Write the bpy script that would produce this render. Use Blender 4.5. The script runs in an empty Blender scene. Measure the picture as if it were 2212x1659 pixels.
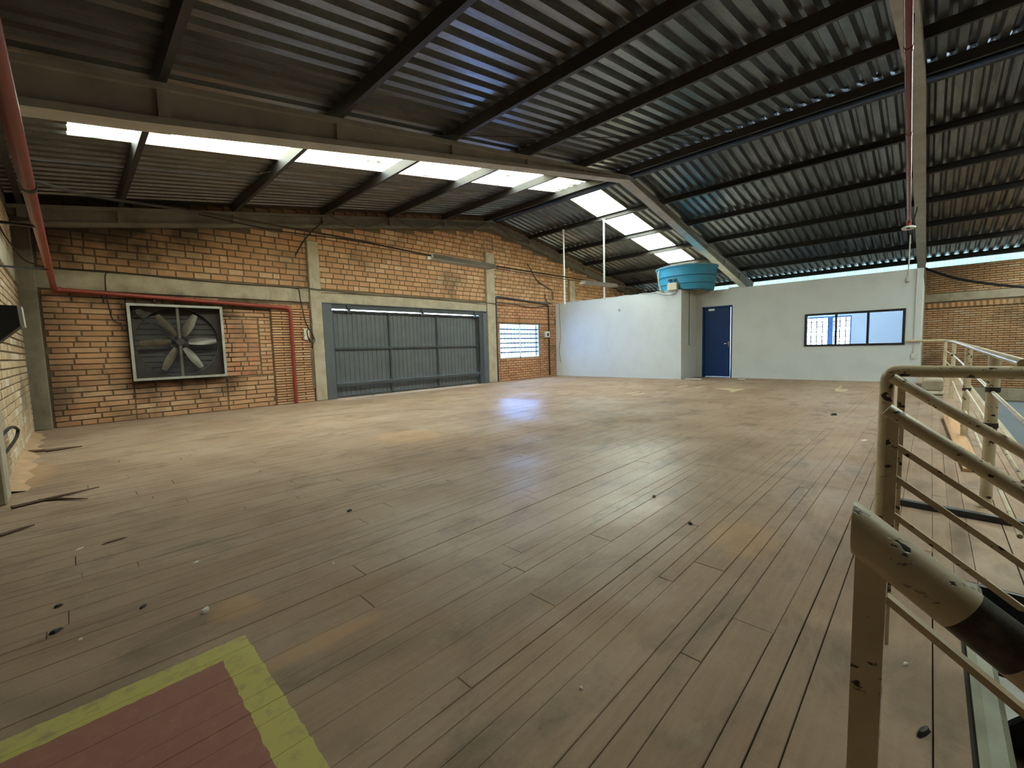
import bpy, math, random
from mathutils import Vector, Matrix
random.seed(7)
S = bpy.context.scene
COL = S.collection

# ------------------------------------------------------------------ camera
F_PX, YAW, PITCH, ROLL, EYE = 927.5, math.radians(45.7), math.radians(-4.85), math.radians(-1.6), 1.15
fw = Vector((math.sin(YAW)*math.cos(PITCH), math.cos(YAW)*math.cos(PITCH), math.sin(PITCH)))
rt0 = Vector((math.cos(YAW), -math.sin(YAW), 0)); up0 = rt0.cross(fw)
RT = rt0*math.cos(ROLL)+up0*math.sin(ROLL); UP = -rt0*math.sin(ROLL)+up0*math.cos(ROLL)
cam = bpy.data.cameras.new('camera'); cam.sensor_width = 36; cam.sensor_fit = 'HORIZONTAL'
cam.lens = F_PX/2212*36; cam.clip_start = 0.02; cam.clip_end = 200
camo = bpy.data.objects.new('camera', cam); COL.objects.link(camo)
camo.matrix_world = Matrix(((RT.x, UP.x, -fw.x, 0), (RT.y, UP.y, -fw.y, 0), (RT.z, UP.z, -fw.z, EYE), (0, 0, 0, 1)))
S.camera = camo

# ------------------------------------------------------------------ sky and daylight
SKY = 31.0
w = bpy.data.worlds.new('sky'); S.world = w; w.use_nodes = True
bg = w.node_tree.nodes['Background']; bg.inputs[0].default_value = (0.58, 0.78, 1.0, 1); bg.inputs[1].default_value = SKY
S.view_settings.view_transform = 'Standard'; S.view_settings.look = 'None'
S.view_settings.exposure = 0.0; S.view_settings.gamma = 1.0; S.view_settings.use_curve_mapping = False

def portal(name, loc, xdir, ydir, sx, sy):
    # daylight portal set into an opening: guides sky sampling through it
    l = bpy.data.lights.new(name, 'AREA'); l.shape = 'RECTANGLE'; l.size = sx; l.size_y = sy
    l.cycles.is_portal = True
    o = bpy.data.objects.new(name, l); COL.objects.link(o)
    x = Vector(xdir).normalized(); y = Vector(ydir).normalized(); z = x.cross(y)
    o.matrix_world = Matrix(((x.x, y.x, z.x, loc[0]), (x.y, y.y, z.y, loc[1]), (x.z, y.z, z.z, loc[2]), (0, 0, 0, 1)))
    return o

# ------------------------------------------------------------------ layout numbers
G = 10.6            # gable wall face
LW = -0.5           # left wall face
RW = 20.5           # right (eaves) wall face
RIDGE_X, RIDGE_Z, SL = 10.0, 5.30, 0.16
def rz(x): return RIDGE_Z-SL*abs(x-RIDGE_X)     # underside of purlins
PUR = 0.15
FRONT = -9.9
SKY_Y = [(6.5875, 7.65), (-2.975, -1.9125)]; REAR = (2.6, 19.5)   # the rear strip is shorter
# skylights: portals just above the sheets
a = math.atan(SL); ca, sa = math.cos(a), math.sin(a)
for (y0, y1) in SKY_Y:
    yc = (y0+y1)/2; Lw = y1-y0
    for sgn in (-1, 1):
        x0, x1 = (0.2 if y0 > 0 else REAR[0], 9.75) if sgn < 0 else (10.25, 18.6 if y0 > 0 else REAR[1])
        xc = (x0+x1)/2
        portal('daylight_portal', (xc, yc, rz(xc)+PUR+0.14), (ca, 0, -sgn*sa), (0, 1, 0), (x1-x0)/ca, Lw)
portal('daylight_portal', (11.375, G+0.24, 1.39), (-1, 0, 0), (0, 0, -1), 2.1, 1.22)

# ------------------------------------------------------------------ helpers
class NT:
    def __init__(s, name):
        s.m = bpy.data.materials.new(name); s.m.use_nodes = True; s.t = s.m.node_tree
        s.b = s.t.nodes['Principled BSDF']
    def n(s, typ, **kw):
        x = s.t.nodes.new('ShaderNode'+typ)
        for k, v in kw.items(): setattr(x, k, v)
        return x
    def put(s, sock, v):
        if isinstance(v, bpy.types.NodeSocket): s.t.links.new(v, sock)
        elif v is not None:
            if isinstance(v, (tuple, list)) and len(v) == 3 and sock.type == 'RGBA': v = (*v, 1)
            sock.default_value = v
    def math(s, op, a, b=None, c=None, clamp=False):
        x = s.n('Math', operation=op, use_clamp=clamp)
        s.put(x.inputs[0], a); s.put(x.inputs[1], b); s.put(x.inputs[2], c)
        return x.outputs[0]
    def mix(s, f, a, b, blend='MIX'):
        x = s.n('Mix', data_type='RGBA', blend_type=blend)
        s.put(x.inputs[0], f); s.put(x.inputs[6], a); s.put(x.inputs[7], b)
        return x.outputs[2]
    def pos(s):
        g = s.n('NewGeometry'); return g.outputs['Position']
    def obj(s): return s.n('TexCoord').outputs['Object']
    def scale(s, v, sc, loc=(0, 0, 0), rot=(0, 0, 0)):
        x = s.n('Mapping'); s.put(x.inputs[0], v); x.inputs[1].default_value = loc; x.inputs[2].default_value = rot; x.inputs[3].default_value = sc
        return x.outputs[0]
    def noise(s, v, sc, det=4, rough=.55, dist=0):
        x = s.n('TexNoise'); s.put(x.inputs['Vector'], v); x.inputs['Scale'].default_value = sc
        x.inputs['Detail'].default_value = det; x.inputs['Roughness'].default_value = rough; x.inputs['Distortion'].default_value = dist
        return x.outputs[0]
    def ramp(s, v, lo, hi):
        x = s.n('MapRange', clamp=True); s.put(x.inputs[0], v); x.inputs[1].default_value = lo; x.inputs[2].default_value = hi
        return x.outputs[0]
    def xyz(s, v):
        x = s.n('SeparateXYZ'); s.put(x.inputs[0], v); return x.outputs
    def bump(s, h, st=.3, d=.01):
        x = s.n('Bump'); x.inputs['Strength'].default_value = st; x.inputs['Distance'].default_value = d; s.put(x.inputs['Height'], h)
        s.t.links.new(x.outputs[0], s.b.inputs['Normal'])
    def rnd(s):
        o = s.n('ObjectInfo').outputs['Random']; at = s.n('Attribute', attribute_name='rnd').outputs['Fac']
        return s.math('FRACT', s.math('ADD', o, at))
    def set(s, base=None, rough=None, metal=None, spec=None):
        s.put(s.b.inputs['Base Color'], base); s.put(s.b.inputs['Roughness'], rough); s.put(s.b.inputs['Metallic'], metal)
        if spec is not None: s.put(s.b.inputs['Specular IOR Level'], spec)
        return s.m

def plain(name, c1, c2=None, sc=6, rough=.6, metal=0, bump=0, lo=.35, hi=.65, spec=None, stretch=(1, 1, 1)):
    k = NT(name); c2 = c2 or tuple(x*.75 for x in c1)
    p = k.scale(k.pos(), stretch); n = k.noise(p, sc, 6, .6)
    if bump: k.bump(k.noise(p, sc*4, 5), bump, .01)
    return k.set(k.mix(k.ramp(n, lo, hi), c1, c2), rough, metal, spec)

class MB:
    def __init__(s): s.v = []; s.f = []; s.a = []; s.cur = 0.0
    def _add(s, vs, fs):
        o = len(s.v); s.v += [tuple(v) for v in vs]; s.f += [tuple(i+o for i in f) for f in fs]; s.a += [s.cur]*len(fs)
        return s
    def box(s, x0, y0, z0, x1, y1, z1):
        return s._add([(x0, y0, z0), (x1, y0, z0), (x1, y1, z0), (x0, y1, z0), (x0, y0, z1), (x1, y0, z1), (x1, y1, z1), (x0, y1, z1)],
                      [(0, 3, 2, 1), (4, 5, 6, 7), (0, 1, 5, 4), (1, 2, 6, 5), (2, 3, 7, 6), (3, 0, 4, 7)])
    def cbox(s, x0, y0, z0, x1, y1, z1, c=.005):
        # box with chamfered edges on every side
        xs, ys, zs = (x0, x1), (y0, y1), (z0, z1); V = []; idx = {}
        for i in (0, 1):
            for j in (0, 1):
                for k in (0, 1):
                    for ax in range(3):
                        p = [xs[i], ys[j], zs[k]]
                        for q, t in enumerate((i, j, k)):
                            if q != ax: p[q] += c*(1 if t == 0 else -1)
                        idx[i, j, k, ax] = len(V); V.append(p)
        fs = []
        for ax in range(3):
            b, d = [q for q in range(3) if q != ax]
            for t in (0, 1):
                ring = []
                for (u, v) in ((0, 0), (1, 0), (1, 1), (0, 1)):
                    key = [0, 0, 0]; key[ax] = t; key[b] = u; key[d] = v; ring.append(idx[(*key, ax)])
                flip = (t == 0) != (ax == 1)
                fs.append(tuple(ring[::-1]) if flip else tuple(ring))
        for ax in range(3):
            b, d = [q for q in range(3) if q != ax]
            for u in (0, 1):
                for v in (0, 1):
                    q = []
                    for t in (0, 1):
                        key = [0, 0, 0]; key[ax] = t; key[b] = u; key[d] = v; q.append(tuple(key))
                    fs.append((idx[(*q[0], b)], idx[(*q[1], b)], idx[(*q[1], d)], idx[(*q[0], d)]))
        for i in (0, 1):
            for j in (0, 1):
                for k in (0, 1): fs.append((idx[i, j, k, 0], idx[i, j, k, 1], idx[i, j, k, 2]))
        return s._add(V, fs)
    def tube(s, pts, r, n=8, caps=True):
        pts = [Vector(p) for p in pts]; rings = []; rr = r if isinstance(r, (list, tuple)) else [r]*len(pts)
        t0 = (pts[1]-pts[0]).normalized(); u = t0.cross(Vector((0, 0, 1)))
        if u.length < .05: u = t0.cross(Vector((0, 1, 0)))
        u.normalize(); V = []
        for i, p in enumerate(pts):
            t = (pts[min(i+1, len(pts)-1)]-pts[max(i-1, 0)]).normalized()
            u = (u-t*u.dot(t)).normalized(); v = t.cross(u)
            for k in range(n):
                an = 2*math.pi*k/n; V.append(p+(u*math.cos(an)+v*math.sin(an))*rr[i])
        fs = [(i*n+k, i*n+(k+1) % n, (i+1)*n+(k+1) % n, (i+1)*n+k) for i in range(len(pts)-1) for k in range(n)]
        if caps: fs += [tuple(range(n))[::-1], tuple((len(pts)-1)*n+k for k in range(n))]
        return s._add(V, fs)
    def beam(s, p0, p1, side, wd, ht):
        # rectangular bar from p0 to p1; side = direction of its width
        p0, p1 = Vector(p0), Vector(p1); t = (p1-p0).normalized(); sd = Vector(side); sd = (sd-t*sd.dot(t)).normalized(); up = sd.cross(t)
        V = []
        for p in (p0, p1):
            for (a_, b_) in ((-1, -1), (1, -1), (1, 1), (-1, 1)): V.append(p+sd*a_*wd/2+up*b_*ht/2)
        return s._add(V, [(0, 1, 2, 3), (7, 6, 5, 4), (0, 4, 5, 1), (1, 5, 6, 2), (2, 6, 7, 3), (3, 7, 4, 0)])
    def lathe(s, prof, c, n=32, axis='z', closed=False):
        V = []; m = len(prof)
        for k in range(n):
            an = 2*math.pi*k/n
            for (r, h) in prof:
                if axis == 'z': V.append((c[0]+r*math.cos(an), c[1]+r*math.sin(an), c[2]+h))
                elif axis == 'y': V.append((c[0]+r*math.cos(an), c[1]+h, c[2]+r*math.sin(an)))
                else: V.append((c[0]+h, c[1]+r*math.cos(an), c[2]+r*math.sin(an)))
        fs = []
        for k in range(n):
            for j in range(m if closed else m-1):
                j2 = (j+1) % m; q = (k*m+j, ((k+1) % n)*m+j, ((k+1) % n)*m+j2, k*m+j2); fs.append(q)
        return s._add(V, fs)
    def prism(s, poly, axis, t0, t1):
        def P(u, v, t): return {'x': (t, u, v), 'y': (u, t, v), 'z': (u, v, t)}[axis]
        n = len(poly); V = [P(u, v, t0) for u, v in poly]+[P(u, v, t1) for u, v in poly]
        fs = [tuple(range(n)), tuple(range(2*n-1, n-1, -1))]+[(i, n+i, n+(i+1) % n, (i+1) % n) for i in range(n)]
        return s._add(V, fs)
    def mesh(s, name, mat, smooth=False, attr=False):
        me = bpy.data.meshes.new(name); me.from_pydata(s.v, [], s.f)
        if mat: me.materials.append(mat)
        if smooth: me.shade_smooth() if hasattr(me, 'shade_smooth') else None
        if attr:
            at = me.attributes.new('rnd', 'FLOAT', 'FACE'); at.data.foreach_set('value', s.a)
        me.update(); return me
    def build(s, name, mat, parent=None, smooth=False, kind=None, attr=False, fix=True):
        me = s.mesh(name, mat, False, attr)
        if fix:
            import bmesh
            bm = bmesh.new(); bm.from_mesh(me); bmesh.ops.recalc_face_normals(bm, faces=bm.faces); bm.to_mesh(me); bm.free()
        if smooth:
            me.polygons.foreach_set('use_smooth', [True]*len(me.polygons))
            try: me.set_sharp_from_angle(angle=math.radians(40))
            except Exception: pass
        o = bpy.data.objects.new(name, me); COL.objects.link(o)
        if parent: o.parent = parent
        if kind: o['kind'] = kind
        return o

def tag(o, label=None, cat=None, group=None, kind=None):
    if label: o['label'] = label
    if cat: o['category'] = cat
    if group: o['group'] = group
    if kind: o['kind'] = kind
    return o
def empty(name, label=None, cat=None, group=None, kind=None):
    o = bpy.data.objects.new(name, None); COL.objects.link(o); return tag(o, label, cat, group, kind)
def inst(name, me, parent, loc=(0, 0, 0), scale=(1, 1, 1), rot=(0, 0, 0)):
    o = bpy.data.objects.new(name, me); COL.objects.link(o); o.parent = parent
    o.location = loc; o.scale = scale; o.rotation_euler = rot; return o
def ray(px, py): return RT*((px-1106)/F_PX)+UP*((829.5-py)/F_PX)+fw
EYEV = Vector((0, 0, EYE))
def smooth_path(pts, k=6):
    P = [Vector(p) for p in pts]; out = []
    for i in range(len(P)-1):
        p0, p1, p2, p3 = P[max(i-1, 0)], P[i], P[i+1], P[min(i+2, len(P)-1)]
        for j in range(k):
            t = j/k
            out.append(.5*((2*p1)+(p2-p0)*t+(2*p0-5*p1+4*p2-p3)*t*t+(3*p1-p0-3*p2+p3)*t**3))
    return out+[P[-1]]
def cable(name, pts, r, mat, label=None, cat='cable', group=None, parent=None, k=6):
    m = MB().tube(smooth_path(pts, k), r, 6); o = m.build(name, mat, parent, smooth=True)
    if label: tag(o, label, cat, group)
    return o

# ------------------------------------------------------------------ materials
M = {}
def sooty(k, p, col):
    # soot blown about the fan housing, in the top left corner and under the beam
    x, y, z = k.xyz(p)[:3]
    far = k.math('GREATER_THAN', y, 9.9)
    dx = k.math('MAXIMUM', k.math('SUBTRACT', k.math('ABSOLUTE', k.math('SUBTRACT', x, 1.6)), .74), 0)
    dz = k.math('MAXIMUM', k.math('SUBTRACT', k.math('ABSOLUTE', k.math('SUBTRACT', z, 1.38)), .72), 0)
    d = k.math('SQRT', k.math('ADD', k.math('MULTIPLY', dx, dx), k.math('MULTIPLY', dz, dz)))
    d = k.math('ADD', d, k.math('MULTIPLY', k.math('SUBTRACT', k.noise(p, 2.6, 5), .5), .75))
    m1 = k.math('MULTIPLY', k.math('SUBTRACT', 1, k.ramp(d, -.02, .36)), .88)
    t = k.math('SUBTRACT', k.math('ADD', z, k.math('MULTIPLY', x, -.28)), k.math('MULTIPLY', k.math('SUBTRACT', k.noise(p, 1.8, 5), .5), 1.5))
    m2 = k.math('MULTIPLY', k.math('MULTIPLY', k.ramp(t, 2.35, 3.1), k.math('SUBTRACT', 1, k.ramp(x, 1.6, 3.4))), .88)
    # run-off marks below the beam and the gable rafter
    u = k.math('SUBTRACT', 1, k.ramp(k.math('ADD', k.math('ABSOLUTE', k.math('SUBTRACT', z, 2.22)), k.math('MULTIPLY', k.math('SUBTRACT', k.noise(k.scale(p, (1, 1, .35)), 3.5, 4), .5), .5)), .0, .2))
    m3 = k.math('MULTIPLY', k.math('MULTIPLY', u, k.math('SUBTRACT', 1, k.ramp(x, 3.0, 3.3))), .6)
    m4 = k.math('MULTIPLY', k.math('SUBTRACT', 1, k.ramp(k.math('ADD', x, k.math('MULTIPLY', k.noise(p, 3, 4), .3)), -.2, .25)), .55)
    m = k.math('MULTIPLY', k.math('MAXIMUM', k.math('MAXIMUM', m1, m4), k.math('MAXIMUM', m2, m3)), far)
    return k.mix(m, col, (.022, .016, .011))
def concretemat(name, c1, c2):
    k = NT(name); p = k.pos()
    col = k.mix(k.ramp(k.noise(p, 3.5, 6, .6), .4, .75), c1, c2)
    st = k.ramp(k.noise(k.scale(p, (1, 1, .22)), 5, 5, .65), .58, .74)
    col = k.mix(k.math('MULTIPLY', st, .55), col, tuple(c*.4 for c in c2))
    k.bump(k.noise(p, 26, 5), .35, .01)
    return k.set(sooty(k, p, col), .9, 0, .25)
def brickmat(name, ca_, cb_, cd_, mort, soot=False, pale=.0):
    k = NT(name); p = k.pos(); r = k.rnd()
    col = k.mix(k.ramp(r, .1, .9), ca_, cb_)
    col = k.mix(k.math('MULTIPLY', k.ramp(k.math('FRACT', k.math('MULTIPLY', r, 7.31)), .78, .95), .8), col, cd_)
    n = k.noise(p, 14, 6, .65); col = k.mix(k.math('MULTIPLY', k.ramp(n, .42, .70), .62), col, mort)
    n2 = k.noise(p, 60, 3); col = k.mix(k.math('MULTIPLY', k.ramp(n2, .5, .8), .3), col, tuple(c*.45 for c in ca_))
    st = k.ramp(k.noise(p, 1.1, 5, .6, .4), .50, .68)
    col = k.mix(k.math('MULTIPLY', st, .62), col, (.10, .075, .05))
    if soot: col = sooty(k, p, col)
    k.bump(k.noise(p, 90, 4, .7), .5, .006)
    return k.set(col, .88, 0, .25)
M['brick'] = brickmat('brick_orange', (.53, .285, .148), (.43, .212, .105), (.60, .40, .24), (.40, .29, .18), soot=True)
M['brick_red'] = brickmat('brick_red', (.45, .19, .09), (.52, .26, .13), (.34, .12, .06), (.42, .30, .2))
M['brick_pale'] = brickmat('brick_pale', (.58, .42, .26), (.48, .33, .19), (.70, .62, .50), (.50, .42, .30))
M['brick_right'] = brickmat('brick_right', (.56, .31, .155), (.48, .25, .12), (.60, .44, .28), (.40, .29, .18))
M['mortar'] = concretemat('mortar', (.13, .092, .055), (.19, .14, .085))
M['mortar_dark'] = plain('mortar_dark', (.10, .07, .042), (.2, .14, .085), 5, .95, bump=.4)
M['concrete'] = concretemat('concrete', (.40, .34, .25), (.28, .23, .16))
M['rafter_dark'] = plain('rafter_sooty', (.20, .17, .13), (.13, .11, .08), 3, .9, bump=.2)
M['rafter'] = plain('rafter_concrete', (.50, .475, .41), (.40, .37, .31), 3, .9, bump=.2)
M['white'] = plain('white_paint', (.62, .64, .625), (.56, .58, .565), 2.0, .7, lo=.45, hi=.8)
M['office_in'] = plain('office_paint', (.88, .90, .91), (.84, .86, .87), 2.0, .7)
M['lower_wall'] = plain('lower_wall_paint', (.50, .56, .64), (.45, .5, .58), 1.5, .7)
M['purlin'] = plain('purlin_paint', (.022, .021, .022), (.035, .03, .026), 3, .55)
M['steel_dark'] = plain('dark_steel', (.05, .052, .056), (.035, .036, .04), 5, .5, .3)
M['gate'] = plain('gate_paint', (.115, .122, .128), (.095, .10, .106), 3, .42, .15)
M['gate_frame'] = plain('gate_frame_paint', (.06, .065, .07), (.05, .053, .058), 3, .45, .15)
M['jamb'] = plain('jamb_paint', (.09, .10, .11), (.075, .08, .09), 3, .5)
M['red'] = plain('red_pipe_paint', (.29, .036, .022), (.22, .032, .022), 9, .38)
M['blue'] = plain('blue_door_paint', (.005, .032, .13), (.004, .026, .11), 2, .45, spec=.25)
M['tank'] = plain('tank_blue', (.045, .33, .55), (.04, .29, .48), 3, .5)
M['tank_dark'] = plain('tank_band', (.02, .13, .24), None, 3, .5)
M['pvc'] = plain('white_pvc', (.62, .62, .57), (.55, .55, .5), 5, .4)
M['black'] = plain('black_rubber', (.012, .011, .01), (.02, .017, .013), 8, .6)
M['cable_brown'] = plain('dusty_cable', (.06, .045, .03), (.10, .075, .05), 8, .75)
M['fix'] = plain('fixture_enamel', (.50, .47, .41), (.42, .39, .33), 6, .5)
M['tube_glass'] = plain('lamp_tube', (.66, .66, .64), (.6, .6, .58), 6, .25)
M['beige_plastic'] = plain('beige_plastic', (.66, .60, .45), (.58, .52, .38), 6, .5)
M['chrome'] = plain('chrome', (.6, .6, .6), (.55, .55, .55), 6, .25, 1)
M['fan_frame'] = plain('fan_galvanised_frame', (.42, .42, .38), (.33, .32, .28), 8, .5, .3)
M['fan_dark'] = plain('fan_sooty_sheet', (.026, .021, .016), (.045, .036, .027), 5, .75, 0)
M['fan_blade'] = plain('fan_blade', (.16, .14, .11), (.09, .075, .06), 4, .4, .3)
M['wood_new'] = plain('pine_board', (.52, .29, .14), (.44, .23, .10), 3, .7, stretch=(1, 12, 12), bump=.1)
M['wood_old'] = plain('old_splinter', (.10, .06, .035), (.16, .10, .06), 5, .85)
M['paint_mark'] = plain('old_yellow_mark', (.52, .40, .23), (.36, .27, .17), 6, .8)
M['paper'] = plain('paper_scrap', (.78, .75, .68), (.7, .66, .58), 9, .8)
M['sand'] = plain('brick_dust', (.45, .27, .15), (.33, .21, .12), 9, .95)
M['green_edge'] = plain('stair_edge_paint', (.30, .29, .20), (.20, .19, .13), 6, .55)
M['lower_floor'] = plain('lower_floor_cement', (.33, .31, .28), (.25, .23, .2), 1.5, .85)
M['win_black'] = plain('black_window_frame', (.012, .01, .012), (.02, .016, .018), 6, .4)
M['win_white'] = plain('white_grille', (.75, .76, .76), (.66, .67, .68), 6, .45)

def railmat():
    k = NT('cream_rail_paint'); p = k.pos()
    base = k.mix(k.ramp(k.noise(p, 7, 5), .4, .7), (.64, .53, .355), (.48, .37, .23))
    grime = k.ramp(k.noise(p, 2.4, 4), .5, .8); base = k.mix(k.math('MULTIPLY', grime, .4), base, (.28, .2, .11))
    ch = k.math('MULTIPLY', k.ramp(k.noise(k.scale(p, (1, .55, 1)), 30, 4, .5), .635, .655), 1)
    base = k.mix(ch, base, (.028, .02, .016))
    fl = k.math('MULTIPLY', k.ramp(k.noise(k.scale(p, (1, .45, 1)), 75, 5, .6), .62, .65), k.ramp(k.noise(p, 9, 3), .48, .56)); base = k.mix(fl, base, (.035, .024, .018))
    k.bump(k.math('SUBTRACT', 1, k.math('MAXIMUM', ch, fl)), .5, .002)
    return k.set(base, k.math('ADD', k.math('MULTIPLY', k.noise(p, 20), .2), .25), 0)
M['rail'] = railmat()
def barerail():
    k = NT('bare_rail_steel'); p = k.pos()
    return k.set(k.mix(k.ramp(k.noise(p, 60, 5), .4, .65), (.05, .04, .035), (.11, .095, .08)), .33, .6)
M['rail_bare'] = barerail()

def roofmat():
    k = NT('galvanised_sheet'); p = k.pos()
    n = k.noise(k.scale(p, (.6, 5, 1)), 2.2, 5, .6); n2 = k.noise(p, 22, 4, .7)
    r = k.rnd()
    c = k.mix(k.ramp(n, .35, .7), (.29, .288, .28), (.14, .135, .127))
    c = k.mix(k.math('MULTIPLY', k.ramp(n2, .5, .75), .4), c, (.09, .08, .066))
    c = k.mix(k.math('MULTIPLY', r, .35), c, (.17, .165, .155))
    ro = k.math('ADD', k.math('MULTIPLY', n2, .25), .22)
    return k.set(c, ro, .85)
M['roof'] = roofmat()

def skylightmat():
    k = NT('fibreglass_skylight'); p = k.pos()
    x, y, z = k.xyz(p)[:3]
    dirt = k.ramp(k.noise(k.scale(p, (.5, 26, 1)), 1.0, 5, .7), .52, .8)
    tint = k.mix(k.math('MULTIPLY', dirt, .6), (1.0, .87, .62), (.62, .48, .28))
    line = k.ramp(k.noise(k.scale(p, (.9, 60, 1)), 1.0, 3, .5), .59, .64); line = k.math('MULTIPLY', line, k.ramp(k.noise(p, 5, 3), .42, .5)); tint = k.mix(line, tint, (.03, .023, .012))
    tr = k.n('BsdfTransparent'); k.put(tr.inputs[0], tint)
    tl = k.n('BsdfTranslucent'); k.put(tl.inputs[0], tint)
    mx = k.n('MixShader'); mx.inputs[0].default_value = .30
    k.t.links.new(tr.outputs[0], mx.inputs[1]); k.t.links.new(tl.outputs[0], mx.inputs[2])
    k.t.links.new(mx.outputs[0], k.t.nodes['Material Output'].inputs[0]); k.t.nodes.remove(k.b)
    return k.m
M['skylight'] = skylightmat()
def translucent(name, col, fac):
    k = NT(name); p = k.pos()
    tl = k.n('BsdfTranslucent'); df = k.n('BsdfDiffuse')
    n = k.ramp(k.noise(k.scale(p, (1, 1, .3)), 3, 4), .3, .7)
    k.put(tl.inputs[0], k.mix(n, col, tuple(c*.7 for c in col))); df.inputs[0].default_value = (.5, .6, .53, 1)
    mx = k.n('MixShader'); mx.inputs[0].default_value = fac
    k.t.links.new(tl.outputs[0], mx.inputs[1]); k.t.links.new(df.outputs[0], mx.inputs[2])
    k.t.links.new(mx.outputs[0], k.t.nodes['Material Output'].inputs[0]); k.t.nodes.remove(k.b)
    return k.m
M['eave_panel'] = translucent('eave_translucent_panel', (.034, .045, .036), .1)
def glass(name, tint=(.95, .98, 1.0), refl=.12):
    k = NT(name)
    tr = k.n('BsdfTransparent'); k.put(tr.inputs[0], tint); gl = k.n('BsdfGlossy'); gl.inputs['Roughness'].default_value = .03
    mx = k.n('MixShader'); mx.inputs[0].default_value = refl
    k.t.links.new(tr.outputs[0], mx.inputs[1]); k.t.links.new(gl.outputs[0], mx.inputs[2])
    k.t.links.new(mx.outputs[0], k.t.nodes['Material Output'].inputs[0]); k.t.nodes.remove(k.b)
    return k.m
M['glass'] = glass('window_glass', (.97, .99, 1.0), .06)
M['glass_tinted'] = glass('tinted_louvre_glass', (.42, .57, .80), .08)  # bluish tint put in to dim and cool the daylight let through

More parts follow.
